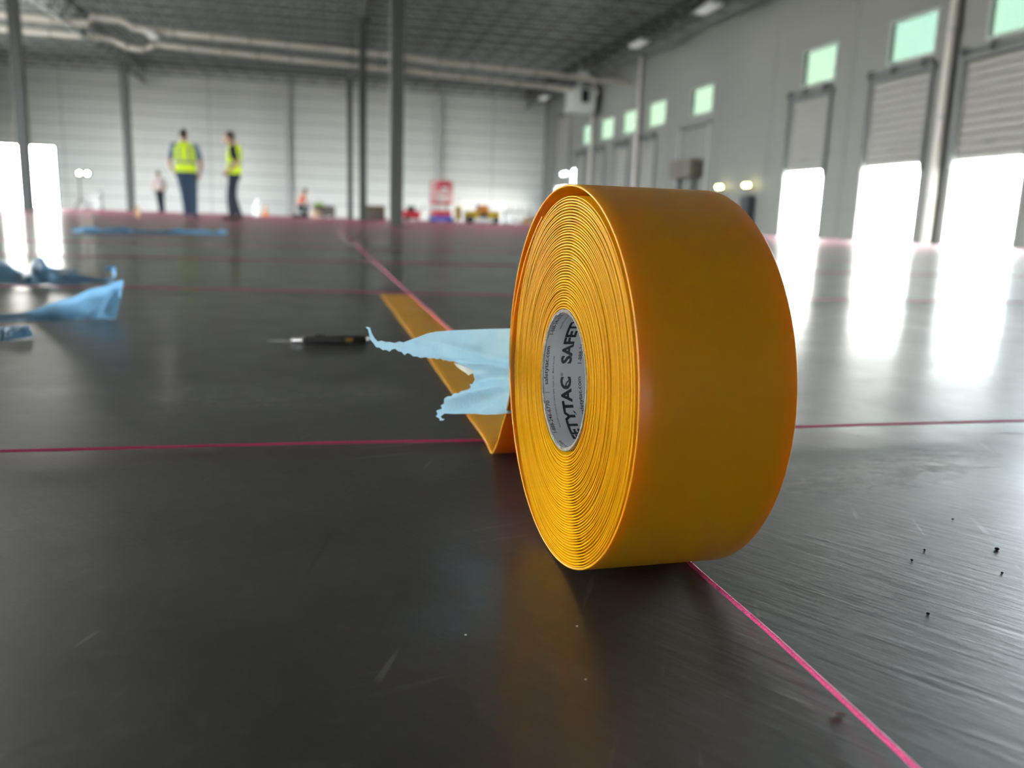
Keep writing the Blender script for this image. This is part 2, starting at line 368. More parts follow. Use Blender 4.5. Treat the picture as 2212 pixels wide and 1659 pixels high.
for (a, b), z in zip(LEFTD, LEFTZ): portal('daylight_portal', (XL-0.15, (a+b)/2, z/2), b-a, z, (1, 0, 0))
for a, b in BACKD: portal('daylight_portal', ((a+b)/2, YB-0.2, BZ/2), b-a, BZ, (0, 1, 0))
portal('daylight_portal', ((FARH[0]+FARH[1])/2, YF+0.2, FARH[3]/2), FARH[1]-FARH[0], FARH[3], (0, -1, 0))
# ground outside
struct(MB().box(-90, 90, -80, 130, -0.35, -0.21).build('ground', 'apron'))
struct(MB().box(34, 60, -40, 90, -0.21, -0.15).build('trim_1', 'grass'))

# ceiling: ribbed deck, bar joists and girders
mb = MB(); x = XL-TH; P = 0.24; prof = []
while x < XR+TH:
    prof += [(x, ZC), (x+0.10, ZC), (x+0.13, ZC+0.06), (x+0.21, ZC+0.06)]; x += P
vs = []; fs = []
for (px, pz) in prof: vs += [(px, YB-TH, pz), (px, YF+TH, pz)]
for i in range(len(prof)-1): fs.append((2*i, 2*i+1, 2*i+3, 2*i+2))
mb.add(vs, fs); mb.box(XL-TH, XR+TH, YB-TH, YF+TH, ZC+0.065, ZC+0.2)
ceil = struct(mb.build('ceiling', 'deck'))
def truss(L, depth, n, chord, web):      # along +x from 0, top at z=0
    t = MB(); t.box(0, L, -chord, chord, -2*chord*0.6, 0); t.box(0, L, -chord, chord, -depth, -depth+2*chord*0.6)
    for i in range(n):
        a, c = L*i/n, L*(i+1)/n
        z0, z1 = (-chord, -depth+chord) if i % 2 == 0 else (-depth+chord, -chord)
        t.tube([(a, 0, z0), (c, 0, z1)], web, 4, cap=False)
    return t
jm = truss(XR-XL, 0.52, 56, 0.035, 0.014).mesh('joist'); jm.materials.append(M['steel'])
y = 12.6
while y < YF:
    obj('joist', jm, None, ceil, (XL, y, ZC)); y += 1.35
gm = truss(YF-4.0, 0.80, 64, 0.07, 0.03).mesh('girder'); gm.materials.append(M['steel'])
ROWX = [1.32, -8.4]
for gx in ROWX + [10.9]:
    g = obj('girder', gm, None, ceil, (gx, 4.0, ZC-0.05)); g.rotation_euler = (0, 0, PI/2)
# wind columns standing against the far wall
for i, gx in enumerate((-9.4, -1.67, 6.1)):
    c = MB().box(gx-0.12, gx+0.12, YF-0.22, YF-0.002, 0, ZC).build('trim_%d' % (i+2), 'frame'); struct(c)

# building columns
def column(x, y, wd, label):
    o = empty('building_column', (x, y, 0))
    t = MB().bbox(-wd/2, wd/2, -wd/2, wd/2, 0.02, ZC-0.9, 0.012)
    t.build('shaft', 'colsteel', o)
    MB().box(-wd, wd, -wd, wd, 0.0, 0.022).build('base_plate', 'colsteel', o)
    MB().box(-wd*0.9, wd*0.9, -wd*0.9, wd*0.9, ZC-0.9, ZC-0.86).build('cap_plate', 'colsteel', o)
    tag(o, label, 'column', 'steel columns of the hall')
column(1.32, 15.6, 0.235, 'thick dark grey steel column, nearest of the three in a row left of the tape roll')
column(1.30, 28.0, 0.235, 'grey steel column, middle one of the three behind each other beside the nearest column')
column(1.29, 40.4, 0.235, 'grey steel column, farthest and leftmost of the three in the row by the back wall')
column(-8.57, 28.0, 0.30, 'dark grey steel column at the left picture edge in front of the bright far doorway')
column(-8.23, 40.4, 0.30, 'slim grey steel column left of the two workers in yellow vests')

# dock doors
def slatted(d, idx):
    y0, y1, top, low = d
    o = empty('door_%d' % idx, (XR, (y0+y1)/2, 0)); struct(o); o['label'] = ''
    del o['label']
    hw = (y1-y0)/2
    key = (round(hw, 2))
    n = max(1, int(round((top-low)/0.165))); hgt = (top-low)/n
    me = MB(); e = 0.012
    # slat: a shallow convex bar
    ys = (-hw-0.0, hw+0.0)
    pr = [(0.085, 0.0), (0.030, hgt*0.10), (0.012, hgt*0.45), (0.016, hgt*0.70), (0.040, hgt*0.90), (0.085, hgt-0.006), (0.088, hgt+0.006), (0.10, hgt+0.006), (0.10, 0)]
    vs = [(px, yy, pz) for yy in ys for px, pz in pr]; k = len(pr)
    me.add(vs, [(i, (i+1) % k, k+(i+1) % k, k+i) for i in range(k)] + [tuple(range(k-1, -1, -1)), tuple(range(k, 2*k))])
    sm = me.mesh('slat'); sm.materials.append(M['slat'])
    for i in range(n):
        obj('slat', sm, None, o, (0.012, 0, low+i*hgt))
    for s in (-1, 1):
        MB().box(-0.07, 0.02, s*hw-0.03 if s > 0 else s*hw-0.05, s*hw+0.05 if s > 0 else s*hw+0.03, max(low-0.15, 0.0), top+0.05).build('track', 'track', o)
        MB().box(-0.025, 0.118, s*hw-0.05 if s > 0 else s*hw-0.004, s*hw+0.004 if s > 0 else s*hw+0.05, 0, top).build('jamb', 'frame', o)
    MB().box(-0.10, 0.02, -hw-0.08, hw+0.08, top, top+0.09).build('header', 'track', o)
    t = MB().tube([(-0.12, -hw-0.05, top+0.14), (-0.12, hw+0.05, top+0.14)], 0.035, 8); t.build('shaft', 'track', o)
    for s in (-0.85, 0.1, 0.9): MB().box(-0.16, 0.0, s*hw-0.04, s*hw+0.04, top+0.06, top+0.22).build('bracket', 'black', o)
    if low > 0.3: MB().tube([(0.05, -0.1, low+0.30), (-0.03, -0.1, low+0.30), (-0.03, 0.1, low+0.30), (0.05, 0.1, low+0.30)], 0.014, 6).build('handle', 'silver', o)
    return o
for i, d in enumerate(DOORS+NEAR): slatted(d, i+1)
# plain grey door with a brown panel standing low in its opening
o = empty('door_13', (XR, (PLAIN[0]+PLAIN[1])/2, 0)); struct(o); hw = (PLAIN[1]-PLAIN[0])/2
for k in range(5):
    MB().bbox(0.03, 0.07, -hw+0.02, hw-0.02, k*0.68, k*0.68+0.672, 0.008).build('door_panel', 'panelshade', o)
MB().box(0.075, 0.11, -hw, hw, 0, PLAIN[2]).build('door_sheet', 'frame', o)
for s in (-1, 1): MB().box(-0.06, 0.06, s*hw-0.04, s*hw+0.04, 0, PLAIN[2]).build('track', 'frame', o)
MB().box(-0.10, 0.02, -hw-0.05, hw+0.05, PLAIN[2], PLAIN[2]+0.10).build('header', 'track', o)
o = empty('wall_cabinet', (XR-0.2, 26.6, 1.75)); tag(o, 'brown boxy cabinet fixed in front of the plain grey door', 'cabinet')
MB().bbox(-0.18, 0.16, -0.85, 0.85, 0, 0.60, 0.02).build('body', 'cabinet', o); MB().box(-0.20, -0.18, -0.80, -0.02, 0.03, 0.57).build('door', 'cabinet', o); MB().box(-0.20, -0.18, 0.02, 0.80, 0.03, 0.57).build('door', 'cabinet', o)
for s in (-0.6, 0.6): MB().box(0.0, 0.14, s-0.03, s+0.03, -1.75, 0.0).build('leg', 'steel', o)
# windows above the doors
for i, (a, b) in enumerate(WINS):
    o = empty('window_%d' % (i+1), (XR, (a+b)/2, WZ[0])); struct(o); hw = (b-a)/2; hh = WZ[1]-WZ[0]
    f = MB(); t = 0.03
    f.box(-0.015, 0.05, -hw-0.02, -hw+t, -0.02, hh+0.02); f.box(-0.015, 0.05, hw-t, hw+0.02, -0.02, hh+0.02)
    f.box(-0.015, 0.05, -hw+t, hw-t, -0.02, t); f.box(-0.015, 0.05, -hw+t, hw-t, hh-t, hh+0.02)
    f.build('window_frame', 'winframe', o)
    MB().box(0.030, 0.040, -hw+t, hw-t, t, hh-t).build('pane', 'glass', o)
# opening trims on left and far walls
for i, ((a, b), LZ) in enumerate(zip(LEFTD, LEFTZ)):
    t = MB(); t.box(XL-0.02, XL+0.03, a-0.08, a, 0, LZ); t.box(XL-0.02, XL+0.03, b, b+0.08, 0, LZ); t.box(XL-0.02, XL+0.03, a-0.08, b+0.08, LZ, LZ+0.08)
    struct(t.build('trim_%d' % (i+6), 'frame'))
t = MB(); t.box(FARH[0]-0.1, FARH[0], YF-0.03, YF+0.02, 0, FARH[3]); t.box(FARH[1], FARH[1]+0.1, YF-0.03, YF+0.02, 0, FARH[3]); t.box(FARH[0]-0.1, FARH[1]+0.1, YF-0.03, YF+0.02, FARH[3], FARH[3]+0.1)
struct(t.build('trim_5', 'frame'))

# downspouts on the right wall
def downspout(y, r, z0, label):
    o = empty('downspout', (XR-r-0.04, y, 0))
    MB().tube([(0, 0, z0), (0, 0, ZC-0.58)], r, 12).build('pipe', 'pipe', o, True)
    for z in (0.9, 2.4, 4.0, 5.6):
        if z > z0: MB().tube([(0, 0, z), (0, 0, z+0.10)], r+0.012, 12).build('pipe_clamp', 'frame', o, True)
    tag(o, label, 'drain pipe', 'vertical drain pipes on the right wall')
downspout(14.78, 0.085, 0.0, 'beige vertical drain pipe running down the wall beside the rightmost door')
downspout(31.45, 0.085, 0.0, 'thin vertical drain pipe on the right wall where the long ceiling pipe ends')
downspout(37.15, 0.085, 0.0, 'thin vertical drain pipe on the right wall nearest the hanging heater')

# long drain pipes under the roof
def roofpipe(pts, r, label):
    o = empty('roof_drain_pipe', pts[0])
    L = [tuple(Vector(p)-Vector(pts[0])) for p in pts]
    MB().tube(L, r, 12).build('pipe', 'pipe', o, True)
    for i in range(len(L)-1):
        a, c = Vector(L[i]), Vector(L[i+1]); ln = (c-a).length; d = (c-a).normalized()
        k = int(ln//1.35)
        for j in range(1, k+1):
            p = a+d*(j*ln/(k+1)); MB().tube([p-d*0.03, p+d*0.03], r+0.012, 12).build('coupling', 'coupling', o, True)
        for q in ((a, c) if ln > 0.3 else (a,)):
            MB().ball(q, r*1.22, 10, 6).build('elbow', 'pipe', o, True)
    for j in range(8):
        xx = L[-1][0]*(j+0.5)/8
        zz = L[0][2] + (L[-1][2]-L[0][2])*(j+0.5)/8
        MB().tube([(xx, 0, zz+r), (xx, 0, ZC-pts[0][2]-0.02)], 0.012, 5).build('hanger_rod', 'steel', o)
    tag(o, label, 'pipe', 'long drain pipes under the roof')
def sc_(lst, Y0, Y1): return [(x*Y1/Y0, Y1, CAM_H+(z-CAM_H)*Y1/Y0) for x, z in lst]
roofpipe(sc_([(-11.6, 6.70), (-8.15, 6.64), (-7.95, 6.85), (-7.03, 6.85), (-6.6, 6.59), (0.14, 6.40), (3.29, 6.29), (12.45, 5.97)], 34.5, 32.6), 0.105, 'upper beige drain pipe under the roof, with a raised jog at the left')
roofpipe(sc_([(-12.4, 6.77), (-8.05, 6.69), (-7.5, 6.42), (-6.87, 6.36), (-6.45, 6.59), (0.15, 6.37), (3.58, 6.30), (12.1, 5.96)], 37.5, 36.2), 0.105, 'lower beige drain pipe under the roof, dipping behind the slim column')

# unit heater near the far corner
o = empty('unit_heater', (11.1, 36.6, 5.05)); tag(o, 'white hanging unit heater with a dark square vent near the far corner', 'heater')
MB().bbox(-0.55, 0.55, -0.5, 0.5, 0.0, 0.85, 0.03).build('housing', 'whitebox', o)
MB().box(-0.12, 0.22, -0.53, -0.49, 0.25, 0.78).build('vent', 'black', o)
for z in (0.35, 0.47, 0.59, 0.70): MB().box(-0.12, 0.22, -0.545, -0.53, z, z+0.02).build('louvre', 'darkgrey', o)
MB().bbox(-0.65, 0.40, -0.62, 0.3, -0.16, 0.0, 0.02).build('drip_tray', 'whitebox', o)
for sx in (-0.5, 0.5):
    for sy in (-0.4, 0.4): MB().tube([(sx, sy, 0.85), (sx, sy, 1.95)], 0.012, 5).build('hanger_rod', 'steel', o)
MB().tube([(0.0, 0.3, 0.85), (0.0, 0.3, 1.4), (0.0, 0.3, 1.95)], 0.08, 10).build('flue', 'whitebox', o, True)

# high-bay lamps hanging under the roof
def highbay(x, y, label):
    o = empty('high_bay_lamp', (x, y, 6.05)); tag(o, label, 'lamp', 'high bay lamps under the roof')
    MB().bbox(-0.17, 0.17, -0.55, 0.55, 0.0, 0.10, 0.015).build('housing', 'whitebox', o)
    MB().box(-0.15, 0.15, -0.52, 0.52, -0.012, 0.0).build('lens', 'lens', o)
    for s in (-0.45, 0.45): MB().tube([(0, s, 0.10), (0, s, 0.995)], 0.006, 5).build('cable', 'steel', o)
    l = bpy.data.lights.new('high_bay_light', 'AREA'); l.shape = 'RECTANGLE'; l.size = 0.3; l.size_y = 1.0; l.energy = HIGHBAY_W; l.color = (1, 0.98, 0.95)
    q = bpy.data.objects.new('high_bay_light', l); COL.objects.link(q); q.parent = o; q.location = (0, 0, -0.03)
HB = [(10.42, 22.7), (10.32, 27.7), (10.58, 41.0), (-5.7, 32.8), (10.4, 34.3)]
HL = ['white high bay lamp under the roof, nearest above the right wall', 'white high bay lamp under the roof, second along the right wall',
      'white high bay lamp below the roof in the far corner beside the heater', 'small white high bay lamp between the two roof drain pipes at left', 'white high bay lamp under the roof above the row of far green windows']
for (x, y), l in zip(HB, HL): highbay(x, y, l)

# wall lamps: pairs of small amber lamps above dark boxes
def dock_light(y, label):
    o = empty('dock_control_post', (XR-0.16, y, 0)); tag(o, label, 'control post', 'control posts by the right wall')
    MB().bbox(-0.12, 0.12, -0.20, 0.20, 0.20, 1.10, 0.02).build('box', 'darkgrey', o)
    MB().tube([(0, 0, 0), (0, 0, 0.2)], 0.05, 8).build('post', 'darkgrey', o)
    MB().box(-0.02, 0.02, -0.22, 0.22, 1.30, 1.34).build('lamp_bar', 'darkgrey', o); MB().tube([(0, 0, 1.1), (0, 0, 1.32)], 0.02, 6).build('stem', 'darkgrey', o)
    for s in (-0.10, 0.10): MB().ball((-0.06, s, 1.39), 0.045, 10, 6).build('lamp', 'amberlamp', o, True)
dock_light(23.95, 'dark control post with two amber lamps, left one of the pair by the right wall')
dock_light(22.25, 'dark control post with two amber lamps, right one of the pair by the right wall')
o = empty('loading_lamp', (XR-0.12, 40.95, 2.62)); tag(o, 'row of three cool white lamps beside the tall far door', 'lamp')
MB().box(0.0, 0.10, -0.1, 0.75, 0.0, 0.05).build('bracket', 'darkgrey', o)
for s in (0.0, 0.32, 0.64): MB().ball((-0.03, s, -0.06), 0.075, 10, 6).build('lamp_head', 'coollamp', o, True)

# ------------------------------------------------------------------ tape roll
PSI, XLF, YC = 0.0382, 0.1256, 0.4245
roll = empty('tape_roll', (XLF, YC, 0), PSI)
tag(roll, 'big yellow vinyl floor tape roll standing upright with its end unrolled behind it', 'tape roll')
WID, T = 0.0762, 0.00125
cps, sps = math.cos(PSI), math.sin(PSI)
def loc(x, y, z): dx, dy = x-XLF, y-YC; return (dx*cps+dy*sps, -dx*sps+dy*cps, z)
# wound coil: one continuous spiral
CB, CZ = -0.0010, 0.1022
RC, RO = 0.0385, 0.0992
NT = 41; SEG = 132
pit = [1.0 + 0.22*noise.noise((k*0.37, 3.1, 0)) + 0.16*noise.noise((k*1.7, 9.2, 1)) for k in range(NT+1)]
ssum = sum(pit[:NT]); acc = [RC+T*0.5+0.0002]
for k in range(NT): acc.append(acc[-1] + pit[k]/ssum*(RO-T*0.5-acc[0]))
vs = []; fs = []; prof0 = [(0.0000, -0.28), (0.0000, 0.28), (0.00028, 0.5), (WID-0.0003, 0.5), (WID, 0.28), (WID, -0.28), (WID-0.0003, -0.5), (0.00028, -0.5)]
nP = len(prof0); total = NT*SEG
for i in range(total+1):
    ph = 2*PI*i/SEG; k = min(i//SEG, NT-1); fr = i/SEG - k
    r = acc[k]*(1-fr)+acc[k+1]*fr
    ca, sa = math.cos(ph), math.sin(ph)
    jit = 0.00042*noise.noise((k*0.9+fr*0.9, ca*0.8, sa*0.8)) + 0.00030*noise.noise((k*3.3+fr*3.3, ca*0.5+4, sa*0.5))
    jit += 0.0006*(1 if k in (20, 21) else 0)*-0.6
    tt = (acc[min(k+1, NT)]-acc[k])*(0.53+0.14*noise.noise((k*2.3, 1.7, 0)))
    for a, q in prof0:
        rr = r + q*tt
        vs.append((a+jit, CB+rr*ca, CZ+rr*sa))
for i in range(total):
    for j in range(nP):
        fs.append((i*nP+j, i*nP+(j+1) % nP, (i+1)*nP+(j+1) % nP, (i+1)*nP+j))
fs += [tuple(range(nP)), tuple(total*nP+j for j in range(nP-1, -1, -1))]
wc = MB().add(vs, fs).build('wound_tape', 'coil', roll, True, 0.9)

# outer loose wrap, the fold behind the roll and the strip lying on the floor: one swept band
path = []      # (b, z, x shift) in the roll frame
def ell(ph, sh=0.0): return (0.0040+(0.1080-sh)*math.cos(ph), 0.1033+(0.1026-sh)*math.sin(ph))
ph0 = math.radians(-17)
for k in range(30):       # inner end tucked onto the coil
    q = k/29; ph = math.radians(345+75*(1-q)); e = ell(ph, 0.0016)
    rr = RO+0.0012; cb = (CB+rr*math.cos(ph), CZ+rr*math.sin(ph)); s = q*q*(3-2*q)
    path.append((cb[0]*(1-s)+e[0]*s, cb[1]*(1-s)+e[1]*s, 0.0))
for k in range(1, 151):
    q = k/150; ph = math.radians(345-362*q); e = ell(ph, 0.0016*(1-q)); path.append((e[0], e[1], -0.0002*math.sin(q*PI)))
n0 = len(path)
fold = [(0.1240, 0.5528, 0.0545), (0.1246, 0.5660, 0.0430), (0.1262, 0.5842, 0.0286), (0.1276, 0.6004, 0.0173), (0.1292, 0.6174, 0.0078), (0.1301, 0.6290, 0.0034), (0.1306, 0.6365, 0.0022)]
for wx, wy, wz in fold:
    a, bb, z = loc(wx, wy, wz); path.append((bb, z, a))
strip = [(0.1309, 0.642, 0.0026), (0.1312, 0.66, 0.0042), (0.1316, 0.675, 0.0046), (0.1322, 0.70, 0.0040), (0.133, 0.76, 0.0030), (0.1345, 0.9, 0.0028), (0.1350, 1.1, 0.0034), (0.1345, 1.3, 0.0040), (0.134, 1.5, 0.0030), (0.1335, 1.62, 0.0055), (0.133, 1.74, 0.0032), (0.1325, 1.88, 0.0040), (0.132, 1.99, 0.0034)]
for wx, wy, wz in strip:
    a, bb, z = loc(wx, wy, wz); path.append((bb, z, a))
# resample smoothly (Catmull-Rom)
def crom(P, sub):
    out = []
    for i in range(len(P)-1):
        p0, p1, p2, p3 = P[max(i-1, 0)], P[i], P[i+1], P[min(i+2, len(P)-1)]
        for s in range(sub):
            t = s/sub
            out.append(tuple(0.5*((2*p1[j])+(-p0[j]+p2[j])*t+(2*p0[j]-5*p1[j]+4*p2[j]-p3[j])*t*t+(-p0[j]+3*p1[j]-3*p2[j]+p3[j])*t**3) for j in range(len(p1))))
    out.append(tuple(P[-1])); return out
path = path[:n0-1] + crom(path[n0-1:], 6)
def band(path, wid, th, e=0.0004, nw=10):
    vs = []; fs = []
    pr = [(0, -0.22), (0, 0.22), (e, 0.5)] + [(e+(wid-2*e)*k/nw, 0.5) for k in range(1, nw)] + [(wid-e, 0.5), (wid, 0.22), (wid, -0.22), (wid-e, -0.5)] + [(wid-e-(wid-2*e)*k/nw, -0.5) for k in range(1, nw)] + [(e, -0.5)]
    n = len(pr); m = len(path); onfloor = loc(0, 0.7, 0)[1]
    for i, (bb, z, a0) in enumerate(path):
        p, q = path[max(i-1, 0)], path[min(i+1, m-1)]
        d = Vector((q[0]-p[0], q[1]-p[1])).normalized(); nn = Vector((d.y, -d.x)) * -1
        slope = 0.0382 if bb > onfloor else (0.0382*max(0, (bb-0.115)/(onfloor-0.115)) if bb > 0.115 else 0.0)
        for a, t in pr:
            vs.append((a0+a, bb+nn.x*t*th - (a*slope*-1.0), z+nn.y*t*th))
    for i in range(m-1):
        for j in range(n): fs.append((i*n+j, (i+1)*n+j, (i+1)*n+(j+1) % n, i*n+(j+1) % n))
    fs += [tuple(range(n)), tuple((m-1)*n+j for j in range(n-1, -1, -1))]
    return MB().add(vs, fs)
bd = band(path, WID, T).build('unrolled_tape', 'tape', roll, True, 0.9)
bd['label'] = 'loose outer wrap of yellow tape folding down into a strip along the floor'
bm = bmesh.new(); bm.from_mesh(bd.data); bmesh.ops.recalc_face_normals(bm, faces=bm.faces); bm.to_mesh(bd.data); bm.free()
bm = bmesh.new(); bm.from_mesh(wc.data); bmesh.ops.recalc_face_normals(bm, faces=bm.faces); bm.to_mesh(wc.data); bm.free()

# cardboard core
RI = 0.0362; KB, KZ = 0.0, 0.1025
vs = []; fs = []; N = 96
pr = [(0.0006, RI+0.0002), (0.0001, RI+0.0008), (0.0001, RC-0.0004), (0.0006, RC), (WID, RC), (WID, RI)]
for k in range(N):
    ph = 2*PI*k/N
    for a, r in pr:
        j = 0.00018*noise.noise((k*0.9, a*4000, r*900)) if a < 0.001 else 0
        vs.append((a+j, KB+r*math.cos(ph), KZ+r*math.sin(ph)))
n = len(pr)
for k in range(N):
    for j in range(n): fs.append((k*n+j, ((k+1) % N)*n+j, ((k+1) % N)*n+(j+1) % n, k*n+(j+1) % n))
core = MB().add(vs, fs).build('core', 'card', roll, True, 0.9)
vs = []; fs = []
for k in range(N):
    ph = 2*PI*k/N; jg = 0.0009+0.0004*noise.noise((k*0.5, 1, 2))
    for a in (jg, WID-0.001): vs.append((a, KB+(RI-0.0001)*math.cos(ph), KZ+(RI-0.0001)*math.sin(ph)))
for k in range(N): q = (k+1) % N; fs.append((2*k, 2*q, 2*q+1, 2*k+1))
lb = MB().add(vs, fs).build('label_sheet', 'label', core, True)
lb['label'] = 'pale grey printed sheet inside the cardboard core'

def text_mesh(body, bold=0.0):
    cu = bpy.data.curves.new('txt', 'FONT'); cu.body = body; cu.size = 1; cu.offset = bold; cu.resolution_u = 3
    o = bpy.data.objects.new('txt', cu); COL.objects.link(o)
    dg = bpy.context.evaluated_depsgraph_get(); me = bpy.data.meshes.new_from_object(o.evaluated_get(dg))
    bpy.data.objects.remove(o, do_unlink=True); bpy.data.curves.remove(cu); return me
def wrap_text(body, s0, s1, base, cap, bold=0.0, capref=0.73, shift=0.0, extra=None):
    me = text_mesh(body, bold); bm = bmesh.new(); bm.from_mesh(me); bpy.data.meshes.remove(me)
    if extra: extra(bm)
    xs = [v.co.x for v in bm.verts]; x0, x1 = min(xs), max(xs)
    for v in bm.verts: v.co.x = s0+(v.co.x-x0)/(x1-x0)*(s1-s0); v.co.y = v.co.y*cap/capref; v.co.z = 0
    x = s0
    while x < s1:
        bmesh.ops.bisect_plane(bm, geom=list(bm.verts)+list(bm.edges)+list(bm.faces), plane_co=(x, 0, 0), plane_no=(1, 0, 0)); x += 0.0012
    rr = RI-0.00022
    for v in bm.verts:
        th = (v.co.x+shift)/RI; a = base-v.co.y
        v.co = Vector((a, KB+rr*math.cos(th), KZ+rr*math.sin(th)))
    out = bpy.data.meshes.new('lettering'); bm.to_mesh(out); bm.free()
    return obj('lettering', out, 'ink', core)
def swoosh(bm):      # crescent through the last letter and a tail under the middle T, as on the printed mark
    xs = [v.co.x for v in bm.verts]; x0, x1 = min(xs), max(xs); Wd = x1-x0
    def cres(pts_a, pts_b):
        va = [bm.verts.new((x, y, 0)) for x, y in pts_a]; vb = [bm.verts.new((x, y, 0)) for x, y in pts_b]
        for i in range(len(va)-1): bm.faces.new((va[i], va[i+1], vb[i+1], vb[i]))
    c = x0+Wd*0.905
    cres([(c-0.02, 0.40), (c+0.12, 0.36), (c+0.26, 0.24), (c+0.38, 0.06)], [(c-0.02, 0.31), (c+0.12, 0.25), (c+0.24, 0.14), (c+0.375, 0.055)])
    c = x0+Wd*0.640
    cres([(c, 0.02), (c-0.10, -0.08), (c-0.26, -0.16), (c-0.34, -0.18)], [(c-0.13, 0.02), (c-0.18, -0.05), (c-0.28, -0.13), (c-0.34, -0.18)])
PT = 0.0645
for k in (-1, 0, 1):
    sh = k*PT
    wrap_text('1-888-246-6770', -0.0419, -0.0190, 0.0034, 0.0022, 0.012, shift=sh); wrap_text('|', -0.01425, -0.01400, 0.0034, 0.0022, shift=sh)
    wrap_text('safetytac.com', -0.0094, 0.0140, 0.0034, 0.0024, 0.014, shift=sh)
    wrap_text('SafetyTac\u00ae is a product of Creative Safety Supply, LLC.  Made in the USA.', -0.0374, 0.0078, 0.0070, 0.00095, 0.006, shift=sh)
    wrap_text('SAFETYTAC', -0.0617, -0.0050, 0.0173, 0.0063, 0.040, shift=sh, extra=swoosh)
    wrap_text('\u00ae', -0.0046, -0.0026, 0.0128, 0.0016, 0.01, shift=sh)
    wrap_text('1-888-246-6770', -0.0617, -0.0388, 0.0238, 0.0024, 0.012, shift=sh); wrap_text('|', -0.03405, -0.0338, 0.0238, 0.0024, shift=sh)
    wrap_text('safetytac.com', -0.0285, -0.0051, 0.0238, 0.0024, 0.014, shift=sh)

# torn blue liner sticking out from behind the roll
U_ = [(1990,404),(1840,409),(1700,415),(1560,424),(1420,435),(1340,448),(1270,472),(1210,497),(1150,520),(1120,512),(1080,525),(1040,514),(1010,515),(975,505),(945,512),(918,480),(896,440),(884,398),(862,392),(846,396),(866,412),(872,440),(888,500),(910,525),(932,557),(960,560),(985,581),(1015,580),(1040,596),(1062,575),(1085,571),(1110,590),(1135,596),(1160,622),(1182,606),(1205,612),(1230,634),(1262,634),(1290,648),(1330,640),(1360,652),(1400,648),(1420,660),(1450,650),(1475,670),(1500,668),(1520,678),(1560,676),
      (1610,706),(1650,742),(1700,752),(1715,810),(1700,850),(1680,850),(1690,885),(1660,905),(1620,915),(1600,938),(1560,930),(1540,955),(1505,955),(1480,975),(1475,1010),(1450,1025),(1460,1050),(1415,1068),(1425,1095),(1410,1112),(1440,1128),(1440,1145),(1470,1142),(1480,1128),(1458,1126),(1450,1108),(1480,1086),(1560,1085),(1650,1088),(1720,1088),(1800,1093),(1900,1090),(1990,1078)]
def px_world(px, py, Y):
    d = Fv*FPX + Rv*(px-1106) - Uv*(py-829.5); t = Y/d.y; return Vector((d.x*t, Y, CAM_H+d.z*t))
TY = 0.549
poly = []
for zx, zy in U_:
    p = px_world(560+zx/3.687, 600+zy/3.687, TY); poly.append((p.x, p.z))
poly = [(poly[0][0]+0.016, poly[0][1])] + poly + [(poly[-1][0]+0.016, poly[-1][1])]
def filled(poly, step, yfun, name, m, parent, tolocal=True, th=0.00012):
    vs2 = [Vector(p) for p in poly]; n = len(vs2); es = [(i, (i+1) % n) for i in range(n)]
    xs = [p[0] for p in poly]; zs = [p[1] for p in poly]
    x = min(xs)
    def inside(x, z):
        c = False; j = n-1
        for i in range(n):
            if (poly[i][1] > z) != (poly[j][1] > z) and x < (poly[j][0]-poly[i][0])*(z-poly[i][1])/(poly[j][1]-poly[i][1])+poly[i][0]: c = not c
            j = i
        return c
    while x < max(xs):
        z = min(zs)
        while z < max(zs):
            if inside(x, z) : vs2.append(Vector((x+random.uniform(-.2, .2)*step, z+random.uniform(-.2, .2)*step)))
            z += step
        x += step
    v, e, f, *_ = geometry.delaunay_2d_cdt(vs2, es, [tuple(range(n))], 1, 1e-6)
    P = [(p.x, yfun(p.x, p.y), p.y) for p in v]
    if tolocal: P = [loc(*p) for p in P]
    o = MB().add(P, [tuple(q) for q in f]).build(name, m, parent, True, 1.2)
    return o
def ytorn(x, z):
    u = 0.124-x
    y = TY + 0.010*math.sin(u*28)*0.3 + 0.0022*noise.noise((x*60, z*90, 0.3)) + 0.0012*noise.noise((x*160, z*240, 2.3))
    # creases running out of the narrow waist
    for cz, sl, am, wd in ((0.088, -0.10, 0.0050, 0.0024), (0.080, 0.10, -0.0045, 0.0026), (0.073, 0.24, 0.0050, 0.0026), (0.094, -0.25, -0.0040, 0.003), (0.066, 0.36, -0.0035, 0.003)):
        dz = z-(cz+sl*(x-0.115)); y += am*math.exp(-(dz/wd)**2)*min(1, max(0.15, 1-abs(u-0.022)/0.05))
    return y
tl = filled(poly, 0.0017, ytorn, 'torn_liner', 'linertorn', roll); tl['label'] = 'pale blue liner film torn into two ragged tails'
W2 = [(1545,672),(1600,690),(1660,712),(1700,735),(1700,752),(1660,772),(1645,755),(1600,728),(1570,705)]
filled([(lambda p: (p.x, p.z))(px_world(560+a/3.687, 600+b/3.687, TY+0.001)) for a, b in W2], 0.002, lambda x, z: TY-0.0016+0.001*noise.noise((x*200, z*200, 0)), 'torn_flap', 'linerwhite', roll)

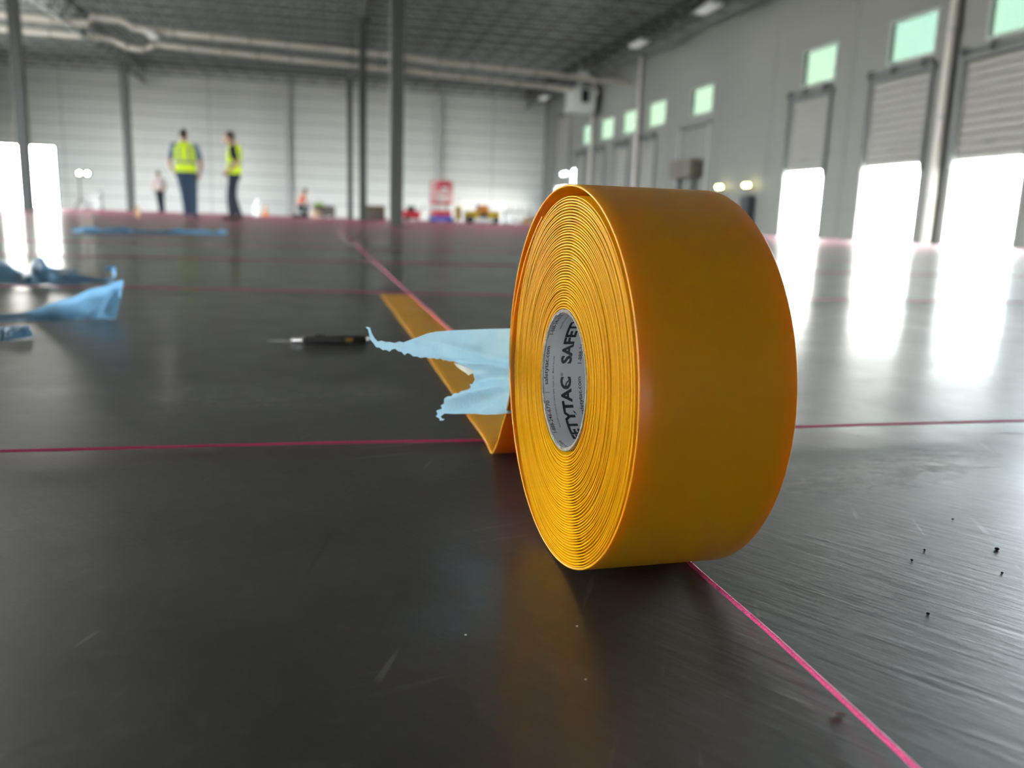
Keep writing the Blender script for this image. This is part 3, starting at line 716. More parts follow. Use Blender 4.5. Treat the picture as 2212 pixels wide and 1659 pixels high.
# ------------------------------------------------------------------ strings
def pinkline(name, pts, r, label, group=None):
    o = MB().tube(pts, r, 8).build(name, 'pink', None, True, 1.5); tag(o, label, 'string', group); return o
pts = [(0.1985, -0.25, 0.0052), (0.1988, 0.1, 0.0052), (0.1990, 0.22, 0.0050), (0.1996, 0.31, 0.0040), (0.1998, 0.36, 0.0022), (0.1999, 0.395, 0.0009), (0.2000, 0.425, 0.0009), (0.2000, 0.46, 0.0012), (0.2002, 0.52, 0.0022), (0.2010, 0.60, 0.0045), (0.2022, 0.68, 0.0078), (0.2025, 0.9, 0.0055), (0.203, 1.4, 0.0062)]
pts = crom(pts, 6) + [(0.2035, 1.9, 0.0058), (0.204, 2.6, 0.005), (0.206, 8, 0.005), (0.21, 20, 0.005), (0.215, 45.5, 0.005)]
pinkline('pink_string', pts, 0.00115, 'bright pink string running lengthwise under the tape roll toward the back wall')
pts = crom([(-0.9, 0.672, 0.004), (-0.3, 0.672, 0.0035), (0.0, 0.674, 0.003), (0.10, 0.675, 0.0018), (0.17, 0.676, 0.0012), (0.25, 0.677, 0.0020), (0.40, 0.678, 0.0055), (0.7, 0.680, 0.0062), (1.6, 0.684, 0.006)], 8)
pinkline('pink_string', pts, 0.00115, 'pink string crossing the floor behind the roll, nearest of the crosswise strings')
ordw = ['second', 'third', 'fourth', 'fifth']
for i in range(31):
    yy = 2.03+1.375*i
    if yy > YF-1: break
    sl = 0.0
    a, b = (-16.5, 11.5)
    if i < 4: lab = 'thin pink string crossing the floor, %s crosswise string counted from the roll' % ordw[i]; gr = None
    else: lab = 'faint far pink string crossing the floor, one of many merging toward the back wall'; gr = 'far crosswise pink strings'
    z = 0.0035 if i else 0.0055
    pinkline('pink_string', [(a, yy+(0.06 if i == 0 else 0), z), (-0.4, yy+(0.045 if i == 0 else 0), z), (0.1, yy, z), (0.5, yy-0.03, z), (b, yy-0.03, z)] if i == 0 else [(a, yy, z), (b, yy, z)], 0.0013 if i < 4 else 0.0011, lab, gr)
o = MB().tube([(6.55, 3.0, 0.006), (6.6, 8, 0.006), (6.65, 30, 0.006), (6.7, 45, 0.006)], 0.0016, 8).build('pink_string', 'pink', None, True)
tag(o, 'pale pink string running lengthwise along the foot of the right wall doors', 'string')
# pale strip beside the long string
vs = []; fs = []
for k in range(25):
    yy = 5.0+0.33*k; wv = 0.01*noise.noise((k*0.4, 0, 0)); zz = 0.002+0.004*abs(noise.noise((k*0.7, 5, 0)))
    vs += [(0.150+wv, yy, 0.001), (0.150+wv, yy, zz+0.0015), (0.185+wv, yy, zz+0.0015), (0.185+wv, yy, 0.001)]
for k in range(24):
    for j in range(4): fs.append((4*k+j, 4*k+4+j, 4*k+4+(j+1) % 4, 4*k+(j+1) % 4))
fs += [(0, 1, 2, 3), (99, 98, 97, 96)]
tag(MB().add(vs, fs).build('liner_strip', 'palestrip', None, True), 'pale whitish strip lying along the lengthwise pink string in the distance', 'film strip')

# ------------------------------------------------------------------ blue liner scraps on the floor
def sheet(name, nu, nv, fn, label, th=0.0003, m='liner'):
    vs = []; fs = []
    for i in range(nu):
        for j in range(nv): vs.append(fn(i/(nu-1), j/(nv-1)))
    for i in range(nu-1):
        for j in range(nv-1): a = i*nv+j; fs.append((a, a+nv, a+nv+1, a+1))
    o = MB().add(vs, fs).build(name, m, None, True, 2.0)
    tag(o, label, 'plastic film', 'blue liner scraps on the floor'); return o
def lerp(a, b, t): return a+(b-a)*t
def pl(P, t):      # polyline at t in 0..1 (Catmull-Rom)
    n = len(P)-1; x = min(max(t, 0), 1)*n; i = min(int(x), n-1); f = x-i
    p0, p1, p2, p3 = P[max(i-1, 0)], P[i], P[i+1], P[min(i+2, n)]
    return Vector([0.5*((2*p1[j])+(-p0[j]+p2[j])*f+(2*p0[j]-5*p1[j]+4*p2[j]-p3[j])*f*f+(-p0[j]+3*p1[j]-3*p2[j]+p3[j])*f**3) for j in range(3)])
# front scrap: folded band whose flared open end stands up at the right
def W(px, py, Y): p = px_world(px, py, Y); return (p.x, p.y, max(p.z, 0.0008))
topA = [W(-190, 735, 1.50), W(-40, 700, 1.55), W(60, 672, 1.58), W(150, 642, 1.58), W(220, 618, 1.58), W(266, 604, 1.58)]
midA = [W(-190, 745, 1.47), W(-40, 703, 1.50), W(60, 690, 1.53), W(150, 668, 1.55), W(215, 640, 1.56), W(258, 622, 1.57)]
foldA = [W(-190, 760, 1.44), W(-40, 712, 1.49), W(60, 702, 1.51), W(150, 690, 1.525), W(200, 672, 1.535), W(240, 655, 1.545)]
botA = [W(-190, 775, 1.42), W(-40, 720, 1.46), W(60, 707, 1.475), W(140, 696, 1.495), W(190, 691, 1.51), W(232, 690, 1.512)]
endA = [W(-190, 775, 1.40), W(-40, 719, 1.44), W(60, 706, 1.46), W(140, 695, 1.48), W(205, 690, 1.50), W(250, 690, 1.51)]
# the band is a gutter: back rim (topA) - hollow (midA) - crest (foldA) - foot (botA)
def fA(u, v):
    ks = [pl(topA, u), pl(midA, u)+Vector((0, 0.02, 0)), pl(foldA, u), pl(botA, u)]
    p = pl([tuple(k) for k in ks], v)
    return (p.x, p.y+0.010*noise.noise((u*6, v*3, 1)), max(0.0006, p.z+0.003*noise.noise((u*9, v*5, 4))))
sheet('blue_liner_scrap', 50, 26, fA, 'folded blue film scrap at left, its flared end standing up toward the knife')
tipL = [W(266, 604, 1.58), W(262, 640, 1.56), W(256, 668, 1.535), W(250, 689, 1.512)]
tipR = [tuple(pl([topA[-1], tuple(Vector(midA[-1])+Vector((0, 0.02, 0))), foldA[-1], botA[-1]], k/6)) for k in range(7)]
# its folded-over end flap, joined to the band
flap = sheet('blue_liner_scrap_end', 8, 16, lambda u, v: tuple(Vector(pl(tipR, v))*(1-u)+Vector(pl(tipL, v))*u + Vector((0, -0.004*math.sin(PI*u), 0))), 'x')
par = [o for o in bpy.data.objects if o.name == 'blue_liner_scrap'][0]
flap.parent = par; flap.name = 'end_flap'
for k in ('label', 'category', 'group'): del flap[k]
# rear scrap: crumpled heap with a pointed hump and a curled tail
def heap(rows, label, nu=60, nv=24, am=0.010, seed=0.0):
    def f(u, v):
        ks = [tuple(pl(r, u)) for r in rows]; p = pl(ks, v)
        return (p.x, p.y+am*2*noise.noise((u*8+seed, v*4, 1)), max(0.0006, p.z+am*noise.noise((u*11+seed, v*6, 4))*(0.3+v*(1-v)*3)))
    return sheet('blue_liner_scrap', nu, nv, f, label)
YH = 2.35
back = [W(-220, 560, 2.6), W(-60, 548, 2.6), W(0, 562, 2.6), W(35, 580, 2.6), W(50, 588, 2.6), W(72, 565, 2.6), W(90, 557, 2.6), W(103, 572, 2.6), W(125, 580, 2.6), W(172, 580, 2.6)]
crest = [W(-220, 555, 2.45), W(-60, 545, 2.45), W(0, 566, 2.45), W(35, 584, 2.45), W(50, 590, 2.45), W(72, 568, 2.45), W(92, 559, 2.45), W(104, 575, 2.45), W(125, 586, 2.45), W(170, 585, 2.45)]
mid = [W(-220, 600, 2.3), W(-60, 585, 2.3), W(0, 590, 2.3), W(35, 598, 2.3), W(55, 598, 2.3), W(75, 594, 2.3), W(95, 592, 2.3), W(115, 590, 2.3), W(135, 592, 2.3), W(165, 592, 2.3)]
foot = [W(-220, 628, 2.12), W(-60, 618, 2.16), W(0, 612, 2.18), W(35, 612, 2.18), W(55, 613, 2.17), W(80, 614, 2.17), W(110, 614, 2.17), W(150, 613, 2.18), W(190, 611, 2.2), W(225, 606, 2.24)]
h = heap([back, crest, mid, foot], 'crumpled blue film heap at the left picture edge with a pointed hump', am=0.006)
curl = [W(190, 608, 2.30), W(222, 608, 2.28), W(240, 604, 2.27), W(247, 594, 2.27), W(243, 584, 2.28), (W(236, 578, 2.29)), W(224, 579, 2.30)]
vsd = lambda u, v: tuple(pl(curl, u)+Vector((0.004*math.sin(u*9)*v, 0.016*(v-0.5)+0.03*v, (0.010*(v-0.5))*(1-0.5*u)+0.002*noise.noise((u*12, v*4, 0)))))
fl2 = sheet('blue_liner_curl', 40, 8, vsd, 'x'); fl2.parent = h; fl2.name = 'curled_tail'
for k in ('label', 'category', 'group'): del fl2[k]
shelf = [[W(118, 583, 2.44), W(140, 581, 2.42), W(160, 581, 2.41), W(175, 583, 2.40)], [W(112, 592, 2.34), W(135, 590, 2.33), W(150, 592, 2.33), W(165, 594, 2.33)]]
# bottom-left scrap
r1 = [W(-150, 716, 1.42), W(-20, 706, 1.38), W(30, 704, 1.37), W(64, 703, 1.37)]
r2 = [W(-150, 730, 1.34), W(-20, 722, 1.31), W(30, 712, 1.32), W(66, 712, 1.32)]
r3 = [W(-150, 752, 1.24), W(-20, 742, 1.25), W(30, 736, 1.27), W(73, 727, 1.30)]
heap([r1, r2, r3], 'small blue film scrap at the left picture edge, nearest the camera of all', 40, 16, 0.004, 7)
# long flattened strip of liner far behind
def fS(u, v):
    x = lerp(-1.72, -0.75, u); y = 6.55+0.55*u+0.06*math.sin(u*7)
    hh = 0.028*max(0, math.sin(u*PI*0.9+0.2))*(0.5+noise.noise((u*9, 1, 0)))+(0.03 if u < 0.35 else 0.012 if u < 0.6 else 0.032)
    return (x+0.02*noise.noise((u*5, v*3, 2)), y+lerp(-0.05, 0.08, v)+0.03*noise.noise((u*8, v*2, 5)), max(0.001, hh*math.sin(PI*v)*(0.7+0.6*noise.noise((u*14, v*5, 3)))))
sheet('blue_liner_scrap', 80, 14, fS, 'long narrow blue film strip lying on the floor in front of the two workers')

# ------------------------------------------------------------------ utility knife on the floor
kn = empty('utility_knife', (0.018, 1.235, 0), 0.02); tag(kn, 'black utility knife with tan band lying on the floor behind the torn liner', 'knife')
MB().bbox(-0.046, 0.044, -0.009, 0.009, 0.0012, 0.0120, 0.003).build('handle', 'black', kn, True)
MB().bbox(0.013, 0.024, -0.0094, 0.0094, 0.0040, 0.0105, 0.001).build('label_band', 'tan', kn)
MB().bbox(0.042, 0.053, -0.006, 0.006, 0.003, 0.0105, 0.002).build('end_cap', 'silver', kn, True)
MB().add([(-0.046, -0.005, 0.004), (-0.098, -0.004, 0.0045), (-0.090, 0.006, 0.0045), (-0.046, 0.006, 0.004), (-0.046, -0.005, 0.0048), (-0.098, -0.004, 0.0051), (-0.090, 0.006, 0.0051), (-0.046, 0.006, 0.0048)],
         [(0, 3, 2, 1), (4, 5, 6, 7), (0, 1, 5, 4), (1, 2, 6, 5), (2, 3, 7, 6), (3, 0, 4, 7)]).build('blade', 'silver', kn)
MB().bbox(-0.064, -0.046, -0.006, 0.007, 0.0025, 0.0085, 0.0015).build('blade_guide', 'silver', kn, True)
MB().bbox(-0.030, -0.016, -0.004, 0.004, 0.0118, 0.0142, 0.001).build('slider', 'black', kn, True)

# ------------------------------------------------------------------ grit
def pebble(x, y, r, m, name, label, cat, group=None):
    b = MB().ball((0, 0, r*0.6), (r*1.2, r, r*0.7), 8, 6)
    b.v = [(vx*(1+0.3*noise.noise((vx*900, vy*900, x*50))), vy*(1+0.3*noise.noise((vx*700, vy*900, y*50))), vz) for vx, vy, vz in b.v]
    o = b.build(name, m, None, True); o.location = (x, y, 0); tag(o, label, cat, group); return o
for x, y, r in ((0.398, 0.399, 0.0012), (0.294, 0.330, 0.0008), (0.333, 0.392, 0.0007), (0.373, 0.368, 0.0007), (0.352, 0.405, 0.0006), (0.41, 0.45, 0.0006)):
    pebble(x, y, r, 'grit', 'grit_speck', 'tiny dark grit speck on the floor right of the roll', 'grit', 'dark grit specks right of the roll')
for x, y, r in ((0.062, 0.345, 0.0005), (0.115, 0.345, 0.0005), (0.105, 0.30, 0.0004)):
    pebble(x, y, r, 'white', 'pale_speck', 'tiny pale speck on the dark floor in front of the roll', 'speck', 'pale specks in front of the roll')
cr = MB().tube([(-0.0020, 0.0006, 0.0007), (0, 0, 0.0008), (0.0020, -0.0008, 0.0007)], [0.0005, 0.0007, 0.0005], 7).build('sliver', 'brown', None, True); cr.location = (0.1965, 0.259, 0)
tag(cr, 'small brown sliver lying beside the pink string near the camera', 'sliver')

# ------------------------------------------------------------------ people
def person(name, loc_, rz, pose, clothes, label, scale=1.0):
    root = empty(name, loc_, rz); root.scale = (scale,)*3; tag(root, label, 'person')
    J = pose
    def limb(mb, pts, rads, n=12):
        P = crom([tuple(p) for p in pts], 4); R = [v[0] for v in crom([(r,) for r in rads], 4)]
        mb.tube(P, R, n); mb.ball(pts[0], rads[0], 12, 8); mb.ball(pts[-1], rads[-1], 12, 8)
    def torso(mb, g=0.0, top=True, bot=0.90):
        # rings following the spine
        S = J['spine']      # list of (x, y, z, rx, ry)
        rg = [(x, y, z, rx+g, ry+g) for x, y, z, rx, ry in S if z >= bot-1e-6]
        rr = crom(rg, 3); mb.loft(rr, 20)
    body = MB(); torso(body)
    hx, hy, hz = J['head']; nb = J['neck']
    limb(body, [nb, ((nb[0]+hx)/2, (nb[1]+hy)/2-0.005, (nb[2]+hz)/2-0.02), (hx, hy, hz)], [0.062, 0.055, 0.06])
    body.ball((hx, hy, hz+0.025), (0.076, 0.094, 0.112), 20, 14); body.ball((hx, hy+0.030, hz-0.045), (0.056, 0.062, 0.062))
    fy = J.get('face', 0.0)
    body.tube([(hx, hy+0.085, hz+0.03), (hx, hy+0.112, hz-0.008)], [0.010, 0.017], 8)      # nose
    body.ball((hx, hy+0.090, hz-0.042), (0.024, 0.010, 0.010), 10, 6)      # mouth
    for s in (-1, 1): body.ball((hx+s*0.078, hy-0.005, hz+0.012), (0.014, 0.024, 0.034), 10, 8)
    for s, k in ((-1, 'l'), (1, 'r')):
        sh, el, wr, hd = J['sh_'+k], J['el_'+k], J['wr_'+k], J['hd_'+k]
        limb(body, [sh, el, wr], [0.060, 0.044, 0.030])
        w_, h_ = Vector(wr), Vector(hd); d = (h_-w_).normalized(); side = d.cross(Vector((0, 1, 0.01))).normalized()
        body.tube([w_, w_+d*0.05, w_+d*0.09], [0.028, 0.036, 0.030], 10)
        for q in range(4):
            o_ = side*(q-1.5)*0.019; l = (0.070, 0.082, 0.078, 0.060)[q]
            a = w_+d*0.085+o_; body.tube([a, a+d*l*0.5, a+d*l*0.9+Vector((0, 0.012, 0))], [0.0095, 0.009, 0.008], 7)
        a = w_+d*0.03-side*0.030; body.tube([a, a+d*0.035-side*0.022, a+d*0.065-side*0.024], [0.012, 0.011, 0.009], 7)
        hp, kn_, an, toe = J['hp_'+k], J['kn_'+k], J['an_'+k], J['to_'+k]
        limb(body, [hp, kn_, an], [0.088, 0.058, 0.040]); limb(body, [an, ((an[0]+toe[0])/2, (an[1]+toe[1])/2, an[2]*0.6), toe], [0.042, 0.042, 0.032])
    obj('body', remesh(body, 'body', 0.011), 'skin', root)
    # trousers
    t = MB(); S = [s for s in J['spine'] if s[2] <= J['belt']+0.001]
    t.loft(crom([(x, y, z, rx+0.018, ry+0.018) for x, y, z, rx, ry in S], 3), 20)
    for k in 'lr':
        an = J['an_'+k]; kn_ = J['kn_'+k]; end = tuple(Vector(kn_).lerp(Vector(an), 0.96))
        limb(t, [J['hp_'+k], kn_, end], [0.108, 0.080, 0.066])
    obj('trousers', remesh(t, 'trousers', 0.012), clothes['trousers'], root)
    # shirt with short sleeves
    t = MB(); t.loft(crom([(x, y, z, rx+0.013, ry+0.013) for x, y, z, rx, ry in J['spine'] if z >= J['belt']-0.05], 3), 20)
    for k in 'lr':
        e_ = tuple(Vector(J['sh_'+k]).lerp(Vector(J['el_'+k]), 0.72)); limb(t, [J['sh_'+k], tuple(Vector(J['sh_'+k]).lerp(Vector(e_), 0.5)), e_], [0.078, 0.072, 0.066])
    obj('shirt', remesh(t, 'shirt', 0.012), clothes['shirt'], root)
    if clothes.get('vest'):
        S = crom([(x, y, z, rx+0.030, ry+0.034) for x, y, z, rx, ry in J['spine'] if z >= J['belt']-0.10], 4)
        nS = 40; vs = []; fs = []
        tops = S[-1][2]
        for x, y, z, rx, ry in S:
            for k in range(nS):
                a = 2*PI*k/nS; vs.append((x+rx*math.cos(a), y+ry*math.sin(a), z))
        zarm = J['sh_l'][2]-0.17
        for i in range(len(S)-1):
            for k in range(nS):
                a = 2*PI*(k+0.5)/nS; side = abs(math.cos(a)); zc = (S[i][2]+S[i+1][2])/2
                if zc > zarm and side > 0.90: continue
                if math.sin(a) > 0.93 and zc > J['belt']+0.30: continue      # open neck at the front
                fs.append((i*nS+k, i*nS+(k+1) % nS, (i+1)*nS+(k+1) % nS, (i+1)*nS+k))
        vest = MB().add(vs, fs).build('vest', 'hivis', root, True, 2.0); q = vest.modifiers.new('thickness', 'SOLIDIFY'); q.thickness = 0.008
        def ring(z):
            for i in range(len(S)-1):
                if S[i][2] <= z <= S[i+1][2]:
                    f = (z-S[i][2])/(S[i+1][2]-S[i][2]); return [S[i][j]*(1-f)+S[i+1][j]*f for j in range(5)]
            return S[-1]
        zb = J['belt']+0.13; b = MB(); va = []
        for zz in (zb-0.025, zb+0.025):
            x, y, z, rx, ry = ring(zz); va += [(x+(rx+0.006)*math.cos(2*PI*k/nS), y+(ry+0.006)*math.sin(2*PI*k/nS), zz) for k in range(nS)]
        b.add(va, [(k, (k+1) % nS, nS+(k+1) % nS, nS+k) for k in range(nS)]); bo = b.build('waist_band', 'reflect', vest, True); q = bo.modifiers.new('thickness', 'SOLIDIFY'); q.thickness = 0.004
        for sgn in (-1, 1):
            for fb in (-1, 1):
                va = []; zz = zb+0.03
                while zz < tops-0.06:
                    x, y, z, rx, ry = ring(zz); xx = 0.095*sgn
                    for dx in (-0.018, 0.018):
                        c = max(-0.98, min(0.98, (xx+dx)/(rx+0.008))); va.append((x+xx+dx, y+fb*(ry+0.008)*math.sqrt(1-c*c), zz))
                    zz += 0.03
                m_ = len(va)//2; bo = MB().add(va, [(2*i, 2*i+1, 2*i+3, 2*i+2) for i in range(m_-1)]).build('shoulder_band', 'reflect', vest, True); q = bo.modifiers.new('thickness', 'SOLIDIFY'); q.thickness = 0.004
    # hair cap
    hb = MB(); hb.ball((hx, hy-0.014, hz+0.050), (0.084, 0.098, 0.098), 20, 12); hb.ball((hx, hy-0.045, hz+0.01), (0.076, 0.062, 0.070), 16, 10)
    obj('hair', remesh(hb, 'hair', 0.010), 'hair', root)
    for s in (-1, 1): MB().ball((hx+s*0.030, hy+0.080, hz+0.028), 0.010, 8, 6).build('eye', 'black', root, True)
    for k in 'lr':
        an, toe = J['an_'+k], J['to_'+k]; A = Vector((an[0], an[1], 0)); Tt = Vector((toe[0], toe[1], 0)); d = (Tt-A).normalized()
        s = MB(); s.tube([A-d*0.055+Vector((0, 0, 0.045)), A+Vector((0, 0, 0.050)), Tt+Vector((0, 0, 0.042)), Tt+d*0.04+Vector((0, 0, 0.034))], [0.036, 0.047, 0.046, 0.030], 12)
        s.tube([A+Vector((0, 0, 0.05)), A+Vector((0, 0, 0.11))], [0.048, 0.050], 12)
        me = remesh(s, 'shoe', 0.009)
        for v in me.vertices: v.co.z = max(v.co.z, 0.0)
        obj('shoe', me, clothes.get('shoe', 'shoe'), root)
    return root
def spine(lean=0.0, sway=0.0, fat=1.0):
    return [(sway*0, 0, 0.83, 0.135*fat, 0.10*fat), (sway*.1, 0, 0.92, 0.165*fat, 0.115*fat), (sway*.2, lean*.1, 1.02, 0.155*fat, 0.110*fat), (sway*.5, lean*.35, 1.14, 0.160*fat, 0.112*fat), (sway*.8, lean*.7, 1.28, 0.180*fat, 0.118*fat), (sway, lean, 1.40, 0.175*fat, 0.105*fat), (sway, lean*1.1, 1.46, 0.115, 0.080), (sway, lean*1.15, 1.50, 0.062, 0.058)]
# worker seen from behind, hands at the front of the hips
P1 = dict(spine=spine(0.01, -0.015, 1.10), belt=0.98, neck=(-0.015, 0.0, 1.48), head=(-0.035, 0.045, 1.620),
    sh_l=(-0.215, 0.0, 1.405), el_l=(-0.315, -0.02, 1.13), wr_l=(-0.235, 0.10, 0.93), hd_l=(-0.19, 0.15, 0.85),
    sh_r=(0.185, 0.0, 1.405), el_r=(0.285, -0.02, 1.12), wr_r=(0.235, 0.10, 0.90), hd_r=(0.20, 0.14, 0.82),
    hp_l=(-0.095, 0, 0.88), kn_l=(-0.05, 0.03, 0.48), an_l=(-0.02, -0.02, 0.09), to_l=(-0.05, 0.12, 0.04),
    hp_r=(0.095, 0, 0.88), kn_r=(0.115, 0.02, 0.48), an_r=(0.125, -0.03, 0.09), to_r=(0.16, 0.11, 0.04))
person('person', (-2.60, 17.9, 0), 0.0, P1, dict(trousers='jeans', shirt='bluetee', vest=True), 'person seen from behind in a yellow vest and blue jeans, left of the two', 0.985)
# worker in profile, facing left, head bowed
P2 = dict(spine=spine(-0.02, 0.0, 0.98), belt=0.98, neck=(0, 0.0, 1.48), head=(0, 0.085, 1.615),
    sh_l=(-0.185, -0.02, 1.40), el_l=(-0.235, -0.10, 1.13), wr_l=(-0.20, 0.09, 0.98), hd_l=(-0.15, 0.16, 0.93),
    sh_r=(0.185, -0.02, 1.40), el_r=(0.235, -0.08, 1.13), wr_r=(0.20, 0.10, 0.97), hd_r=(0.15, 0.17, 0.92),
    hp_l=(-0.09, 0.0, 0.88), kn_l=(-0.10, 0.02, 0.48), an_l=(-0.10, -0.10, 0.09), to_l=(-0.11, 0.05, 0.04),
    hp_r=(0.09, 0.02, 0.88), kn_r=(0.10, 0.11, 0.48), an_r=(0.10, 0.09, 0.09), to_r=(0.11, 0.25, 0.04))
person('person', (-1.70, 17.9, 0), PI/2-0.12, P2, dict(trousers='darkjeans', shirt='blacktee', vest=True), 'person in profile with bowed head, yellow vest over black shirt, right of the two', 0.985)
P3 = dict(P1); P3['spine'] = spine(0.0, 0.02, 0.92)
person('person', (-6.60, 38.0, 0), 0.7, P3, dict(trousers='darkjeans', shirt='whitetee'), 'small distant person in a pale shirt and dark trousers beside the slim column', 0.97)
# kneeling figure by the crate
P4 = dict(spine=[(0, 0, 0.40, .14, .10), (0, 0, 0.48, .165, .115), (0, .03, 0.58, .155, .11), (0, .07, 0.70, .16, .112), (0, .13, 0.83, .18, .118), (0, .17, 0.94, .17, .10), (0, .19, 1.0, .11, .08), (0, .20, 1.04, .06, .055)], belt=0.55, neck=(0, .2, 1.02), head=(0, .26, 1.15),
    sh_l=(-.18, .17, .94), el_l=(-.24, .28, .70), wr_l=(-.18, .46, .62), hd_l=(-.16, .54, .60), sh_r=(.18, .17, .94), el_r=(.24, .28, .70), wr_r=(.18, .46, .62), hd_r=(.16, .54, .60),
    hp_l=(-.09, 0, .44), kn_l=(-.14, .36, .46), an_l=(-.13, .28, .09), to_l=(-.13, .42, .04), hp_r=(.09, 0, .44), kn_r=(.12, .20, .09), an_r=(.12, -.22, .09), to_r=(.12, -.30, .04))
person('person', (-0.98, 39.2, 0), -PI/2, P4, dict(trousers='darkjeans', shirt='orangetee'), 'small crouching person in an orange shirt beside the crate', 1.0)

# ------------------------------------------------------------------ things standing far off along the back wall
def crate(name, loc_, sx, sy, sz, m, label, cat, n=5):
    o = empty(name, loc_); tag(o, label, cat)
    for s in (-1, 1):
        for k in range(n):
            z0 = 0.08+(sz-0.08)*k/n; MB().box(-sx/2, sx/2, s*sy/2-0.015, s*sy/2+0.015, z0+0.006, z0+(sz-0.08)/n-0.006).build('plank', m, o)
            MB().box(s*sx/2-0.015, s*sx/2+0.015, -sy/2, sy/2, z0+0.006, z0+(sz-0.08)/n-0.006).build('plank', m, o)
    for sx_ in (-1, 0, 1): MB().box(sx_*(sx/2-0.06)-0.05, sx_*(sx/2-0.06)+0.05, -sy/2, sy/2, 0, 0.08).build('runner', 'darkwood', o)
    MB().box(-sx/2, sx/2, -sy/2, sy/2, sz, sz+0.025).build('lid', m, o)
    return o
crate('wooden_crate', (0.10, 40.0, 0), 0.95, 0.8, 0.52, 'darkwood', 'low brown wooden crate in front of the crouching person', 'crate')
o = empty('tool_bag', (-0.12, 39.85, 0.545)); tag(o, 'small lime green bag lying on top of the wooden crate', 'bag')
MB().bbox(-0.22, 0.22, -0.12, 0.12, 0, 0.13, 0.04).build('bag_body', 'green', o, True); MB().tube([(-0.1, 0, 0.12), (-0.06, 0, 0.19), (0.06, 0, 0.19), (0.1, 0, 0.12)], 0.012, 6).build('handle', 'black', o)
o = empty('paper_bucket', (-0.28, 38.3, 0)); tag(o, 'pale pinkish bucket standing in front of the wooden crate', 'bucket')
MB().loft([(0, 0, 0, .12, .12), (0, 0, .30, .15, .15), (0, 0, .31, .16, .16), (0, 0, .335, .16, .16)], 16).build('pail', 'cardbox', o, True); MB().tube([(-.15, 0, .3), (-.1, 0, .40), (.1, 0, .40), (.15, 0, .3)], .008, 6).build('handle', 'silver', o)
# pallet stack
o = empty('pallet_stack', (2.35, 41.0, 0)); tag(o, 'dark stack of wooden pallets between the steel columns', 'pallet stack')
for k in range(5):
    z0 = k*0.135
    for s in range(6): MB().box(-0.6+s*0.205, -0.6+s*0.205+0.14, -0.5, 0.5, z0+0.105, z0+0.125).build('deck_board', 'wood' if k > 2 else 'darkwood', o)
    for s in (-0.46, 0, 0.46): MB().box(-0.6, 0.565, s-0.04, s+0.04, z0, z0+0.105).build('stringer', 'darkwood', o)
# scissor lift
LX, LY = 5.10, 37.0
o = empty('scissor_lift', (LX, LY, 0)); tag(o, 'red scissor lift with railed platform and blue base near the back wall', 'scissor lift')
MB().bbox(-0.42, 0.42, -0.8, 0.8, 0.06, 0.26, 0.03).build('chassis', 'blue', o)
for sx in (-0.36, 0.36):
    for sy in (-0.6, 0.6): MB().tube([(sx-0.07, sy, 0.13), (sx+0.07, sy, 0.13)], 0.13, 14).build('wheel', 'black', o, True)
MB().bbox(-0.36, 0.36, -0.75, 0.75, 0.26, 0.50, 0.03).build('deck_tray', 'red', o)
for sx in (-0.25, 0.25):
    for k in range(3):
        z0 = 0.50+k*0.09
        MB().tube([(sx, -0.6, z0), (sx, 0.6, z0+0.09)], 0.022, 6).build('scissor_arm', 'frame', o); MB().tube([(sx, 0.6, z0), (sx, -0.6, z0+0.09)], 0.022, 6).build('scissor_arm', 'frame', o)
MB().bbox(-0.38, 0.38, -0.8, 0.8, 0.78, 0.90, 0.02).build('platform', 'red', o)
for sx in (-0.36, 0.36):
    for sy in (-0.78, 0, 0.78): MB().tube([(sx, sy, 0.9), (sx, sy, 1.72)], 0.024, 6).build('rail_post', 'red', o)
    for z in (1.15, 1.45, 1.72): MB().tube([(sx, -0.78, z), (sx, 0.78, z)], 0.024, 6).build('rail', 'red', o)
for sy in (-0.78, 0.78):
    for z in (1.15, 1.45, 1.72): MB().tube([(-0.36, sy, z), (0.36, sy, z)], 0.026, 6).build('rail', 'red', o)
MB().bbox(-0.30, 0.30, -0.82, -0.79, 1.30, 1.70, 0.01).build('sign_plate', 'red', o); MB().bbox(-0.12, 0.16, -0.84, -0.82, 1.35, 1.50, 0.005).build('control_box', 'white', o)
# small red machine left of the lift
o = empty('air_compressor', (3.85, 37.5, 0)); tag(o, 'small dark red air compressor on wheels right of the nearest column', 'compressor')
MB().tube([(-0.4, 0, 0.28), (-0.34, 0, 0.28), (0.34, 0, 0.28), (0.4, 0, 0.28)], [0.08, 0.18, 0.18, 0.08], 16).build('tank', 'red', o, True)
MB().bbox(-0.2, 0.15, -0.12, 0.12, 0.44, 0.66, 0.03).build('motor', 'darkgrey', o); MB().tube([(0.35, 0, 0.35), (0.55, 0, 0.7)], 0.02, 6).build('handle', 'black', o)
for s in (-0.17, 0.17): MB().tube([(-0.2, s-0.03, 0.12), (-0.2, s+0.03, 0.12)], 0.12, 12).build('wheel', 'black', o, True)
MB().box(0.25, 0.30, -0.12, 0.12, 0, 0.14).build('foot', 'black', o)
